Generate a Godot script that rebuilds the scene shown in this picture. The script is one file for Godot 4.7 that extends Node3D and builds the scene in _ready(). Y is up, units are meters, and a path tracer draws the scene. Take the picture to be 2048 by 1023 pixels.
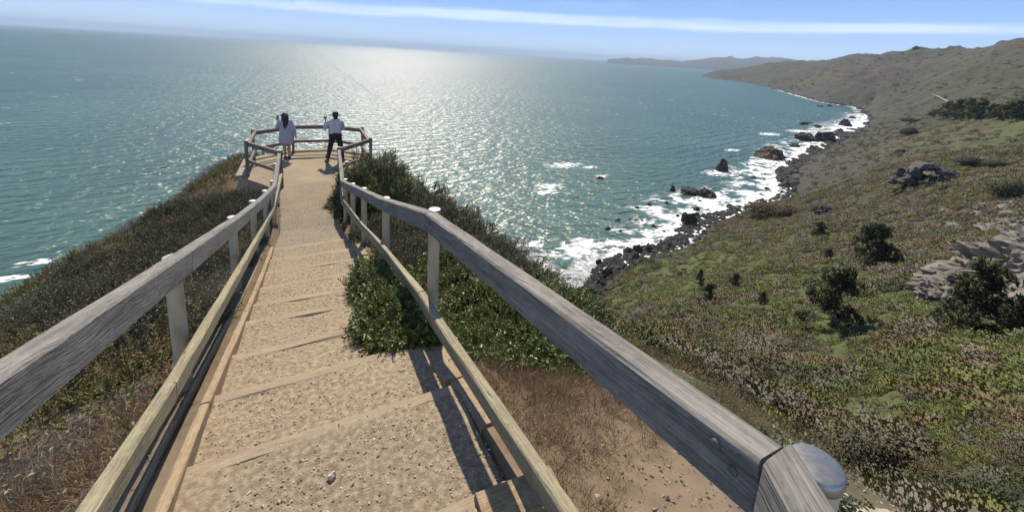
extends Node3D
# A cliff-top overlook: a stepped path between pipe-and-timber railings runs out along a spur to a
# fenced viewing platform above the sea; scrub-covered hillside and a rocky coast to the right.
# Axes: the path runs along -z, x is across it (right positive), sea level is y = 0.

const EYE := 120.0
# --- how the photograph was taken (2048 x 1023 pixels): focal length, principal point, horizon line, yaw
const FOC := 840.0
const PPX := 1024.0
const PPY := 275.0
const HZA := 46.0
const HZB := 0.06
const YAW := 0.47572
const SUN_AZ := 13.5      # bearing from the path, to the right; height
const SUN_EL := 50.0

var c_dn: Vector3; var c_fw: Vector3; var c_rt: Vector3
var rng := RandomNumberGenerator.new()
var M := {}
var used := {}
var n_big := FastNoiseLite.new()
var n_mid := FastNoiseLite.new()
var n_fine := FastNoiseLite.new()

# ------------------------------------------------------------------ camera helpers
func cam_setup() -> void:
	c_dn = Vector3(-HZB, 1.0, -(HZB * PPX - PPY + HZA) / FOC).normalized()
	c_fw = (Vector3(0, 0, 1) - c_dn * c_dn.z).normalized()
	c_rt = c_dn.cross(c_fw)

func to_path(w: Vector3) -> Vector3:      # heading frame (right, up, forward) -> scene axes
	var c := cos(YAW); var s := sin(YAW)
	return Vector3(w.x * c + w.z * s, w.y, -(w.z * c - w.x * s))

func px_ray(u: float, v: float) -> Vector3:
	var d := Vector3((u - PPX) / FOC, (v - PPY) / FOC, 1.0)
	return to_path(Vector3(d.dot(c_rt), -d.dot(c_dn), d.dot(c_fw)))

func px_sea(u: float, v: float) -> Vector3:       # where the sight line meets the sea
	var d := px_ray(u, v)
	var k := EYE / maxf(-d.y, 0.0005)
	return Vector3(d.x * k, 0, d.z * k)

func px_ground(u: float, v: float, start := 6.0) -> Vector3:   # where it meets the land
	var d := px_ray(u, v); d /= Vector2(d.x, d.z).length()
	var r := start
	var lo := r
	while r < 9000.0:
		if EYE + d.y * r < land(d.x * r, d.z * r):
			for k in 8:
				var m := (lo + r) * 0.5
				if EYE + d.y * m < land(d.x * m, d.z * m): r = m
				else: lo = m
			break
		lo = r; r *= 1.02
	return Vector3(d.x * r, land(d.x * r, d.z * r), d.z * r)

func make_camera() -> void:
	var cam := Camera3D.new(); cam.name = "camera"
	var near := 0.05
	cam.projection = Camera3D.PROJECTION_FRUSTUM
	cam.set_frustum(near * 1023.0 / FOC, Vector2(0, -(511.5 - PPY) / FOC * near), near, 250000.0)
	var ax := to_path(Vector3(c_rt.x, -c_dn.x, c_fw.x))
	var ay := -to_path(Vector3(c_rt.y, -c_dn.y, c_fw.y))
	var az := -to_path(Vector3(c_rt.z, -c_dn.z, c_fw.z))
	cam.transform = Transform3D(Basis(ax, ay, az).orthonormalized(), Vector3(0, EYE, 0))
	add_child(cam); cam.current = true

# ------------------------------------------------------------------ node helpers
func numbered(n: String) -> String:
	if not used.has(n):
		used[n] = 0; return n
	used[n] += 1
	return "%s_%03d" % [n, used[n]]

func tag(o: Node, label := "", category := "", group := "", kind := "") -> void:
	if label != "": o.set_meta("label", label)
	if category != "": o.set_meta("category", category)
	if group != "": o.set_meta("group", group)
	if kind != "": o.set_meta("kind", kind)

func thing(called: String, at: Vector3, label: String, category: String, group := "") -> Node3D:
	var o := Node3D.new(); o.name = numbered(called); o.position = at
	add_child(o); tag(o, label, category, group)
	return o

func part(mesh: Mesh, called: String, mat: Material, parent: Node, at := Transform3D()) -> MeshInstance3D:
	var o := MeshInstance3D.new()
	o.name = numbered(called) if parent == self else called
	o.mesh = mesh; o.transform = at
	if mat: o.material_override = mat
	parent.add_child(o, true)
	return o

func st_new() -> SurfaceTool:
	var st := SurfaceTool.new(); st.begin(Mesh.PRIMITIVE_TRIANGLES); return st

func tri(st: SurfaceTool, a: Vector3, b: Vector3, c: Vector3) -> void:
	st.add_vertex(a); st.add_vertex(b); st.add_vertex(c)

# a growing list of placed copies for a MultiMesh
class Copies:
	var buf := PackedFloat32Array()
	var n := 0
	func put(b: Basis, o: Vector3, c: Color) -> void:
		buf.append_array(PackedFloat32Array([b.x.x, b.y.x, b.z.x, o.x, b.x.y, b.y.y, b.z.y, o.y, b.x.z, b.y.z, b.z.z, o.z, c.r, c.g, c.b, 1.0]))
		n += 1

func copies(cp: Copies, mesh: Mesh, mat: Material, called: String, parent: Node) -> MultiMeshInstance3D:
	var mm := MultiMesh.new()
	mm.transform_format = MultiMesh.TRANSFORM_3D
	mm.use_colors = true
	mm.mesh = mesh
	mm.instance_count = cp.n
	mm.buffer = cp.buf
	var o := MultiMeshInstance3D.new()
	o.name = numbered(called) if parent == self else called
	o.multimesh = mm; o.material_override = mat
	parent.add_child(o, true)
	return o

func vary(c: Color, v: float) -> Color:
	var k := 1.0 + rng.randf_range(-v, v)
	return Color(c.r * k * (1.0 + rng.randf_range(-v, v) * 0.3), c.g * k, c.b * k * (1.0 + rng.randf_range(-v, v) * 0.3))

func rdir() -> Vector3:
	var z := rng.randf_range(-1, 1); var a := rng.randf() * TAU; var q := sqrt(1.0 - z * z)
	return Vector3(q * cos(a), z, q * sin(a))

func look(dir: Vector3, roll := 0.0) -> Basis:        # y axis along dir
	var y := dir.normalized()
	var x := y.cross(Vector3(0.31, 0.17, 0.93)).normalized()
	var z := x.cross(y)
	return Basis(x, y, z).rotated(y, roll)

# ------------------------------------------------------------------ materials
func mat(col: Color, rough: float, metal := 0.0) -> StandardMaterial3D:
	var m := StandardMaterial3D.new()
	m.albedo_color = col.linear_to_srgb(); m.roughness = rough; m.metallic = metal
	return m

func tinted(rough: float, back := 0.0) -> StandardMaterial3D:
	var m := StandardMaterial3D.new()
	m.vertex_color_use_as_albedo = true; m.roughness = rough
	m.cull_mode = BaseMaterial3D.CULL_DISABLED
	if back > 0.0:
		m.backlight_enabled = true; m.backlight = Color(back, back, back * 0.6)
	return m

func noise(seed_: int, freq: float, oct := 4, type := FastNoiseLite.TYPE_SIMPLEX_SMOOTH) -> FastNoiseLite:
	var n := FastNoiseLite.new()
	n.seed = seed_; n.frequency = freq; n.noise_type = type
	n.fractal_type = FastNoiseLite.FRACTAL_FBM; n.fractal_octaves = oct
	return n

func ramp_image(nz: FastNoiseLite, size: int, stops: Array) -> Image:
	# a seamless noise picture coloured through [value, linear colour] stops
	var g := nz.get_seamless_image(size, size)
	g.convert(Image.FORMAT_L8)
	var lut := PackedByteArray(); lut.resize(768)
	for i in 256:
		var v := i / 255.0
		var c: Color = stops[0][1]
		for k in stops.size() - 1:
			if v >= stops[k][0]:
				c = (stops[k][1] as Color).lerp(stops[k + 1][1], clampf((v - stops[k][0]) / (stops[k + 1][0] - stops[k][0]), 0, 1))
		c = c.linear_to_srgb()
		lut[i * 3] = int(c.r * 255); lut[i * 3 + 1] = int(c.g * 255); lut[i * 3 + 2] = int(c.b * 255)
	var d := g.get_data(); var o := PackedByteArray(); o.resize(d.size() * 3)
	for i in d.size():
		var q := d[i] * 3
		o[i * 3] = lut[q]; o[i * 3 + 1] = lut[q + 1]; o[i * 3 + 2] = lut[q + 2]
	return Image.create_from_data(size, size, false, Image.FORMAT_RGB8, o)

func tex(img: Image) -> ImageTexture:
	return ImageTexture.create_from_image(img)

func wood(seed_: int, dark: Color, pale: Color, spots: Color, spot_amount: float) -> StandardMaterial3D:
	# weathered timber: fibres along u, cracks, and lichen or stain spots
	var w := 1024; var h := 256
	var a := noise(seed_, 1.0, 3); var b := noise(seed_ + 5, 1.0, 4); var cks := noise(seed_ + 9, 1.0, 2)
	var col := PackedByteArray(); col.resize(w * h * 3)
	var hgt := PackedByteArray(); hgt.resize(w * h)
	for y in h:
		for x in w:
			var u := x / 1024.0 * 2.4; var v := y / 256.0 * 0.5
			var wob := a.get_noise_2d(u * 1.3, v * 6.0) * 0.02
			var g := a.get_noise_2d(u * 2.2 + 7.0, (v + wob) * 120.0) * 0.5 + b.get_noise_2d(u * 9.0, (v + wob) * 300.0) * 0.4
			var tone := clampf(0.5 + g * 0.85 + a.get_noise_2d(u * 1.5, v * 9.0 + 31.0) * 0.3, 0, 1)
			var ck := cks.get_noise_2d(u * 1.1 + 3.0, (v + wob * 1.6) * 75.0)
			var crack := clampf((0.035 - absf(ck)) / 0.035, 0, 1) * clampf(b.get_noise_2d(u * 1.7 + 11.0, v * 20.0) * 3.0, 0, 1)
			var c := dark.lerp(pale, tone)
			var sp := clampf((b.get_noise_2d(u * 14.0 + 50.0, v * 14.0) - 0.12) * 5.0, 0, 1) * spot_amount
			c = c.lerp(spots, sp).lerp(Color(0.012, 0.011, 0.010), crack * 0.85)
			c = c.linear_to_srgb()
			var i := y * w + x
			col[i * 3] = int(clampf(c.r, 0, 1) * 255); col[i * 3 + 1] = int(clampf(c.g, 0, 1) * 255); col[i * 3 + 2] = int(clampf(c.b, 0, 1) * 255)
			hgt[i] = int(clampf(0.55 + g * 0.5 - crack * 0.5, 0, 1) * 255)
	var m := StandardMaterial3D.new()
	m.albedo_texture = tex(Image.create_from_data(w, h, false, Image.FORMAT_RGB8, col))
	m.heightmap_enabled = true
	m.heightmap_texture = tex(Image.create_from_data(w, h, false, Image.FORMAT_L8, hgt))
	m.heightmap_scale = 0.35
	m.roughness = 0.82
	return m

func make_materials() -> void:
	M.rail = wood(3, Color(0.045, 0.041, 0.038), Color(0.255, 0.238, 0.213), Color(0.34, 0.33, 0.30), 0.12)
	M.low_rail = wood(21, Color(0.10, 0.086, 0.052), Color(0.33, 0.285, 0.185), Color(0.26, 0.26, 0.13), 0.5)
	M.kerb = wood(33, Color(0.13, 0.09, 0.05), Color(0.36, 0.262, 0.152), Color(0.30, 0.235, 0.15), 0.7)
	M.dark_rail = wood(47, Color(0.085, 0.062, 0.054), Color(0.215, 0.162, 0.14), Color(0.22, 0.17, 0.15), 0.3)
	M.post = mat(Color(0.46, 0.385, 0.26), 0.6)
	M.post.albedo_texture = tex(ramp_image(noise(8, 0.02, 5), 256, [[0.0, Color(0.62, 0.58, 0.5)], [0.45, Color(0.95, 0.95, 0.92)], [1.0, Color(1, 1, 1)]]))
	M.post.uv1_triplanar = true; M.post.uv1_world_triplanar = true; M.post.uv1_scale = Vector3(1.3, 0.5, 1.3)
	M.steel = mat(Color(0.27, 0.27, 0.262), 0.5, 0.85)
	M.steel.roughness_texture = tex(ramp_image(noise(81, 0.03, 4), 256, [[0.0, Color(0.5, 0.5, 0.5)], [1.0, Color(1, 1, 1)]]))
	M.steel.uv1_triplanar = true; M.steel.uv1_world_triplanar = true; M.steel.uv1_scale = Vector3(6, 6, 6)
	M.cap_paint = mat(Color(0.36, 0.35, 0.32), 0.55, 0.6)
	M.bolt = mat(Color(0.12, 0.12, 0.12), 0.6, 0.6)
	# packed gravelly earth
	var soil := ramp_image(noise(14, 0.028, 6), 1024, [[0.0, Color(0.16, 0.12, 0.08)], [0.4, Color(0.242, 0.206, 0.152)], [0.6, Color(0.302, 0.260, 0.196)], [1.0, Color(0.45, 0.395, 0.31)]])
	M.soil = StandardMaterial3D.new()
	M.soil.albedo_texture = tex(soil); M.soil.roughness = 0.95
	M.soil.uv1_triplanar = true; M.soil.uv1_world_triplanar = true; M.soil.uv1_scale = Vector3(0.7, 0.7, 0.7)
	M.soil.heightmap_enabled = true
	M.soil.heightmap_texture = tex(noise(15, 0.14, 5).get_seamless_image(1024, 1024)); M.soil.heightmap_scale = 0.35
	M.soil.vertex_color_use_as_albedo = true
	M.land = StandardMaterial3D.new()
	M.land.vertex_color_use_as_albedo = true; M.land.roughness = 1.0
	M.land.albedo_texture = tex(ramp_image(noise(61, 0.02, 6), 1024, [[0.0, Color(0.42, 0.42, 0.42)], [0.45, Color(0.8, 0.8, 0.8)], [1.0, Color(1, 1, 1)]]))
	M.land.uv1_triplanar = true; M.land.uv1_world_triplanar = true; M.land.uv1_scale = Vector3(0.23, 0.23, 0.23)
	M.leaf = tinted(0.45, 0.6)
	M.dull_leaf = tinted(0.8, 0.5)
	M.twig = tinted(0.9)
	M.stone = tinted(0.9)
	M.rock = StandardMaterial3D.new()
	M.rock.vertex_color_use_as_albedo = true; M.rock.roughness = 0.85
	M.rock.albedo_texture = tex(ramp_image(noise(71, 0.03, 6), 512, [[0.0, Color(0.35, 0.33, 0.31)], [0.5, Color(0.8, 0.78, 0.75)], [1.0, Color(1, 1, 1)]]))
	M.rock.uv1_triplanar = true; M.rock.uv1_world_triplanar = true; M.rock.uv1_scale = Vector3(0.15, 0.15, 0.15)
	M.foam = StandardMaterial3D.new()
	M.foam.vertex_color_use_as_albedo = true; M.foam.roughness = 0.9
	M.foam.transparency = BaseMaterial3D.TRANSPARENCY_ALPHA
	M.cap_foam = tinted(0.9)
	# sea water
	M.sea = StandardMaterial3D.new()
	M.sea.vertex_color_use_as_albedo = true
	M.sea.roughness = 0.38; M.sea.metallic_specular = 0.5
	M.sea.normal_enabled = true
	M.sea.normal_texture = sea_normals(1024)
	M.sea.normal_scale = 1.0

func sea_normals(n: int) -> ImageTexture:
	# wind chop: two sizes of crest, drawn out across the wind, over a few faint trains of longer waves
	var d1 := chop(440, 0.026, n); var d2 := chop(441, 0.085, n)
	rng.seed = 404
	var waves := []
	for i in 5:
		var a := rng.randfn(1.25, 0.3); var k := rng.randf_range(9.0, 26.0)
		waves.append([roundf(k * cos(a)), roundf(k * sin(a)), rng.randf() * TAU])
	var sn := PackedFloat32Array(); sn.resize(4096)
	for i in 4096: sn[i] = cos(i / 4096.0 * TAU)
	var out := PackedByteArray(); out.resize(n * n * 3)
	for y in n:
		var yu := ((y + 1) % n) * n; var yd := ((y + n - 1) % n) * n; var y0 := y * n
		for x in n:
			var xr := (x + 1) % n; var xl := (x + n - 1) % n
			var gx := (d1[y0 + xr] - d1[y0 + xl]) * 0.0135 + (d2[y0 + xr] - d2[y0 + xl]) * 0.0048
			var gy := (d1[yu + x] - d1[yd + x]) * 0.0135 + (d2[yu + x] - d2[yd + x]) * 0.0048
			for w in waves:
				var c := sn[int((w[0] * x + w[1] * y) * 4096.0 / n + w[2] * 652.0 + 4096000.0) & 4095] * 0.05
				gx += c * w[0] * 0.06; gy += c * w[1] * 0.06
			var v := Vector3(-gx, -gy, 1.0).normalized()
			var i := (y0 + x) * 3
			out[i] = int((v.x * 0.5 + 0.5) * 255); out[i + 1] = int((v.y * 0.5 + 0.5) * 255); out[i + 2] = int((v.z * 0.5 + 0.5) * 255)
	return tex(Image.create_from_data(n, n, false, Image.FORMAT_RGB8, out))

func chop(seed_: int, freq: float, n: int) -> PackedByteArray:
	var g := noise(seed_, freq, 4).get_seamless_image(n / 2, n)
	g.convert(Image.FORMAT_L8); g.resize(n, n, Image.INTERPOLATE_BILINEAR)
	return g.get_data()

# ------------------------------------------------------------------ the lie of the land
# points on the hillside: photograph x, y and the distance in metres read from the shore, trees and scrub near them
const HILL := [[1720, 1000, 30], [2040, 1000, 22], [1720, 870, 45], [2040, 870, 35], [1500, 760, 55], [1300, 650, 90], [1200, 615, 165],
	[1660, 650, 100], [1940, 650, 75], [1400, 600, 150], [1300, 520, 235], [1500, 560, 150], [1740, 520, 160], [1500, 440, 330], [1600, 400, 400],
	[1850, 340, 330], [2048, 400, 220], [2048, 560, 130], [1900, 230, 900], [2048, 210, 700], [1760, 240, 1450], [1700, 180, 2000], [2048, 75, 2500],
	[1750, 100, 3500], [1600, 118, 4500], [1450, 135, 5200], [1410, 146, 5500], [2048, 640, 85], [1850, 450, 220], [1700, 400, 320], [1750, 320, 470],
	[1620, 330, 590], [1850, 260, 750], [2000, 300, 400], [1980, 160, 1400], [1850, 150, 2500], [1600, 150, 3800], [1500, 150, 4700], [1560, 660, 90], [1400, 700, 70], [1800, 760, 60],
	[1860, 92, 3000], [1950, 81, 2750], [1680, 109, 4000], [1530, 126, 4900]]
# bearing, distance, height against the eye: land hidden from here or outside the picture
const HILL_MORE := [[90, 22, -12], [90, 60, -18], [90, 150, -28], [90, 500, 0], [90, 1500, 60], [90, 2500, 170], [100, 22, -9], [100, 100, -10], [100, 600, 30], [100, 2500, 200],
	[76, 3600, 60], [67, 4800, 60], [60, 6000, 40], [53, 7000, -80], [90, 4000, 100], [45, 30, -22], [45, 90, -75], [40, 30, -26], [40, 90, -88], [35, 30, -28], [35, 90, -95],
	[35, 200, -125], [40, 230, -125], [45, 320, -125]]
# the water's edge in the photograph
const SHORE := [[1110, 560], [1160, 604], [1200, 560], [1220, 530], [1290, 515], [1370, 490], [1400, 450], [1470, 425], [1580, 400], [1585, 375], [1570, 350],
	[1600, 330], [1640, 305], [1680, 290], [1690, 265], [1750, 240], [1720, 215], [1650, 205], [1560, 180], [1480, 165], [1400, 152]]
var tab := PackedFloat32Array()
const TP := 33      # bearings 25..105 in steps of 2.5
const TR := 33      # distances 10 * 2^(k/3)
var coast := PackedVector2Array()

func fit_hill() -> void:
	var P := []
	for h in HILL:
		var d := px_ray(h[0], h[1])
		P.append([rad_to_deg(atan2(d.x, -d.z)), float(h[2]), d.y / Vector2(d.x, d.z).length()])
	for h in HILL_MORE: P.append([float(h[0]), float(h[1]), float(h[2]) / h[1]])
	var n := P.size(); var m := n + 3
	var X := PackedVector2Array()
	for p in P: X.append(Vector2(p[0] / 12.0, log(p[1]) * 1.2))
	var A := []
	for i in m:
		var row := PackedFloat64Array(); row.resize(m + 1); A.append(row)
	for i in n:
		for j in n:
			var r := X[i].distance_to(X[j])
			A[i][j] = (r * r * log(r) if r > 0.0 else 0.0) + (0.004 if i == j else 0.0)
		A[i][n] = 1.0; A[i][n + 1] = X[i].x; A[i][n + 2] = X[i].y; A[i][m] = P[i][2]
		A[n][i] = 1.0; A[n + 1][i] = X[i].x; A[n + 2][i] = X[i].y
	for c in m:                                   # Gauss elimination
		var best := c
		for r in range(c + 1, m):
			if absf(A[r][c]) > absf(A[best][c]): best = r
		var t = A[c]; A[c] = A[best]; A[best] = t
		for r in range(c + 1, m):
			var k: float = A[r][c] / A[c][c]
			if k != 0.0:
				for q in range(c, m + 1): A[r][q] -= k * A[c][q]
	var w := PackedFloat64Array(); w.resize(m)
	for c in range(m - 1, -1, -1):
		var s: float = A[c][m]
		for q in range(c + 1, m): s -= A[c][q] * w[q]
		w[c] = s / A[c][c]
	tab.resize(TP * TR)
	for i in TP:
		for k in TR:
			var dist := 10.0 * pow(2.0, k / 3.0)
			var x := Vector2((25.0 + 2.5 * i) / 12.0, log(dist) * 1.2)
			var v: float = w[n] + w[n + 1] * x.x + w[n + 2] * x.y
			for j in n:
				var r := x.distance_to(X[j])
				if r > 0.0: v += w[j] * r * r * log(r)
			tab[i * TR + k] = v * dist
	coast.append(Vector2(-260, -20)); coast.append(Vector2(-95, -75)); coast.append(Vector2(-40, -118)); coast.append(Vector2(20, -128)); coast.append(Vector2(75, -128))
	for s in SHORE:
		var q := px_sea(s[0], s[1]); coast.append(Vector2(q.x, q.z))
	coast.append(Vector2(5600, -4300)); coast.append(Vector2(12000, -5200))

func shore_dist(x: float, z: float) -> float:     # metres inland (+) or out at sea (-)
	var p := Vector2(x, z)
	var best := 1e9; var side := 1.0
	for i in coast.size() - 1:
		var a := coast[i]; var ab := coast[i + 1] - a; var ap := p - a
		var t := clampf(ap.dot(ab) / ab.length_squared(), 0, 1)
		var d := (ap - ab * t).length_squared()
		if d < best - 1e-3:
			best = d; side = ab.cross(ap)
		elif d < best + 1e-2 and t <= 0.001:
			var pv := a - coast[i - 1] if i > 0 else ab       # at a corner, judge by both edges
			var s2 := ab.cross(ap); var s1 := pv.cross(ap)
			side = (s1 + s2) if pv.cross(ab) == 0.0 else (maxf(s1, s2) if pv.cross(ab) < 0.0 else minf(s1, s2))
	return sqrt(best) * (1.0 if side > 0.0 else -1.0)

const PROFILE := [[-60, 4.0], [-20, 0.6], [-3, -1.5], [0.4, -1.75], [2.08, -2.04], [3.37, -2.40], [5, -2.86], [6.03, -3.12], [7.53, -3.47], [9.7, -4.02], [11, -4.1], [17.9, -4.1], [18.7, -4.7], [22, -9.0], [40, -30.0], [150, -140.0], [9000, -2000.0]]
func profile(s: float) -> float:
	for i in PROFILE.size() - 1:
		if s < PROFILE[i + 1][0]:
			return lerpf(PROFILE[i][1], PROFILE[i + 1][1], clampf((s - PROFILE[i][0]) / (PROFILE[i + 1][0] - PROFILE[i][0]), 0, 1))
	return -2000.0

func spur(x: float, z: float) -> float:           # the ridge that carries the path
	var s := -z
	var g := profile(s)
	var a := -x - 0.72
	if a > 0.0:
		var e := lerpf(5.8, 4.3, clampf(s / 10.0, 0, 1)) if s < 10.0 else maxf(1.3, lerpf(4.3, 1.5, (s - 10.0) / 5.5))
		g -= 0.30 * minf(a, e) + 0.05 * minf(a, 1.0)
		if a > e: g -= minf((a - e) * (a - e) * 0.35, (a - e) * 1.05)
	var b := x - 0.9
	if b > 0.0:
		var e2 := 2.3 if s < 5.0 else lerpf(2.3, 3.0, clampf((s - 5.0) / 4.0, 0, 1))
		g -= 0.42 * minf(b, e2)
		if b > e2: g -= minf((b - e2) * (b - e2) * 0.8, (b - e2) * 1.35)
	return EYE + g

func hill(x: float, z: float, r: float) -> float:
	var ph := rad_to_deg(atan2(x, -z))
	var u := clampf((ph - 25.0) / 2.5, 0.0, TP - 1.001); var v := clampf(log(r / 10.0) / log(2.0) * 3.0, 0.0, TR - 1.001)
	var i := int(u); var k := int(v); u -= i; v -= k
	var q := i * TR + k
	var h := lerpf(lerpf(tab[q], tab[q + 1], v), lerpf(tab[q + TR], tab[q + TR + 1], v), u)
	if ph < 30.0: h -= (30.0 - ph) * r * 0.03
	return EYE + h

var last_shore := 0.0
func land(x: float, z: float) -> float:
	var r := sqrt(x * x + z * z)
	var h := spur(x, z)
	last_shore = 1e4
	if r > 6.0 and x > -2.0:
		var f := hill(x, z, r)
		var k := clampf(r * 0.06, 0.3, 6.0)
		var t := clampf(0.5 + 0.5 * (f - h) / k, 0, 1)
		h = lerpf(h, f, t) + k * t * (1.0 - t) * 0.5
	if r > 22.0:
		var amp := clampf((r - 22.0) / 60.0, 0, 1)
		h += amp * (n_mid.get_noise_2d(x, z) * 3.2 + n_big.get_noise_2d(x, z) * clampf(r * 0.012, 0.0, 20.0))
	if r > 300.0: h -= absf(n_big.get_noise_2d(x * 2.2 + 400.0, z * 2.2)) * clampf((r - 300.0) * 0.022, 0.0, 42.0)      # gullies
	if r > 90.0:
		var sd := shore_dist(x, z)
		sd += n_mid.get_noise_2d(x * 1.7, z * 1.7) * clampf(r * 0.016, 2.0, 26.0)
		last_shore = sd
		var cap: float
		if sd < 0.0: cap = maxf(sd * 0.12 - 0.4, -9.0)
		elif sd < 8.0: cap = sd * 0.2 - 0.4
		else: cap = 1.2 + (sd - 8.0) * 0.95
		if r > 400.0 and sd > 0.0: cap = sd * 0.8 - 0.4
		h = minf(h, cap)
		if sd > 14.0 and r < 600.0: h = maxf(h, minf(cap, 2.0 + minf(sd - 14.0, 40.0) * 0.05))
	h += n_fine.get_noise_2d(x, z) * clampf(r * 0.012, 0.03, 0.5)
	return h

# patches of ground cover: photograph x, y, radius in metres, colour
var zones := []
const ZONES := [[1350, 575, 34, 0], [1480, 520, 42, 0], [1560, 470, 40, 0], [1660, 440, 45, 0], [1620, 560, 26, 0], [1760, 630, 22, 0], [1880, 350, 40, 0], [1960, 350, 60, 0], [1960, 800, 9, 0], [1900, 880, 9, 0], [1780, 880, 8, 0], [1850, 700, 14, 0], [2000, 250, 120, 0],
	[1400, 760, 12, 1], [1330, 660, 22, 1], [1700, 330, 70, 1], [1640, 390, 60, 1], [1460, 700, 14, 1], [1800, 400, 60, 1], [1940, 430, 40, 1], [2000, 480, 25, 1],
	[1520, 830, 7, 2], [1420, 660, 12, 2], [1720, 305, 80, 2], [1650, 152, 260, 2], [1745, 138, 220, 2], [2040, 78, 200, 2], [1890, 150, 120, 2]]
const ZCOL := [Color(0.125, 0.150, 0.042), Color(0.105, 0.092, 0.070), Color(0.115, 0.088, 0.056)]

func land_color(x: float, z: float, h: float, sd: float) -> Color:
	var r := sqrt(x * x + z * z)
	var a := n_mid.get_noise_2d(x * 2.3 + 500.0, z * 2.3); var b := n_fine.get_noise_2d(x * 0.35, z * 0.35 + 90.0)
	if r > 500.0: a = n_big.get_noise_2d(x * 2.0 + 900.0, z * 2.0) * 1.3; b = n_mid.get_noise_2d(x * 0.7, z * 0.7)
	var c := Color(0.072, 0.071, 0.040)
	c = c.lerp(Color(0.056, 0.072, 0.028), clampf(a * 2.2 + 0.5, 0, 1))
	c = c.lerp(Color(0.115, 0.098, 0.070), clampf(b * 2.0, 0, 0.5))
	for zn in zones:
		var d = Vector2(x - zn[0], z - zn[1]).length() / zn[2]
		if d < 1.4:
			c = c.lerp(zn[3], clampf((1.15 - d + b * 0.9 + a * 0.5) * 2.2, 0, 0.85))
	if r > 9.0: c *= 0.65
	if r < 26.0 and x < 4.5:     # dry litter and bare earth beside the path
		var e := Color(0.165, 0.115, 0.070).lerp(Color(0.225, 0.168, 0.108), clampf(b * 2.0 + 0.4, 0, 1))
		var k := clampf((3.6 + b * 1.5 - x) * 1.2, 0, 1) if x > 0.0 else clampf(1.6 - absf(x) * 0.22, 0, 1)
		c = c.lerp(e, k * (0.95 if x > 0.0 else 0.75))
	if sd < 4000.0:
		var beach := clampf((9.0 + b * 8.0 - sd) / 4.0, 0, 1)
		if r > 400.0:
			c = c.lerp(Color(0.062, 0.056, 0.050), clampf((70.0 + b * 90.0 + a * 60.0 - sd) / 40.0, 0, 0.85))
		c = c.lerp(Color(0.055, 0.052, 0.052), beach)
	return c

func build_land() -> void:
	# sheets on rings about the overlook; ring spacing grows with distance
	var bands := [[-78.0, 34.0, 0.65, 0.9, 260.0, 0.022], [34.0, 84.0, 0.22, 0.9, 7600.0, 0.0115], [84.0, 128.0, 0.9, 0.9, 7600.0, 0.03]]
	var v := PackedVector3Array(); var nr := PackedVector3Array(); var cl := PackedColorArray(); var ix := PackedInt32Array()
	for bd in bands:
		var np := int(round((bd[1] - bd[0]) / bd[2])) + 1
		var nrr := int(log(bd[4] / bd[3]) / log(1.0 + bd[5])) + 1
		var base := v.size()
		for k in nrr:
			var r: float = bd[3] * pow(1.0 + bd[5], k)
			for i in np:
				var p := deg_to_rad(lerpf(bd[0], bd[1], float(i) / (np - 1)))
				var x := sin(p) * r; var z := -cos(p) * r
				var h := land(x, z)
				var sd := last_shore
				# leave room for the path and the platform that lie on the spur
				if z > -18.2 and z < 2.0 and x > -2.4 and x < 2.9:
					if (x > -0.56 and x < 0.8) or (z < -12.4 and Vector2(x - 0.3, z + 15.1).length() < 2.5): h -= 0.16
				v.append(Vector3(x, h, z)); nr.append(Vector3.UP)
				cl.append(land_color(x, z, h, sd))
		for k in nrr - 1:
			for i in np - 1:
				var a := base + k * np + i; var b := a + np
				var deep := v[a].y < -3.0 and v[b].y < -3.0 and v[a + 1].y < -3.0
				if deep: continue
				ix.append_array(PackedInt32Array([a, b, a + 1, a + 1, b, b + 1]))
	for q in range(0, ix.size(), 3):
		var fn := (v[ix[q + 2]] - v[ix[q]]).cross(v[ix[q + 1]] - v[ix[q]]).normalized()
		for e in 3: nr[ix[q + e]] += fn
	for q in nr.size(): nr[q] = (nr[q] - Vector3.UP * 0.999).normalized()
	var arr := []; arr.resize(Mesh.ARRAY_MAX)
	arr[Mesh.ARRAY_VERTEX] = v; arr[Mesh.ARRAY_NORMAL] = nr; arr[Mesh.ARRAY_COLOR] = cl; arr[Mesh.ARRAY_INDEX] = ix
	var am := ArrayMesh.new(); am.add_surface_from_arrays(Mesh.PRIMITIVE_TRIANGLES, arr)
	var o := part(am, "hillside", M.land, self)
	tag(o, "scrub covered coastal hillside falling to a rocky shore", "hillside", "", "structure")

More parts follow.
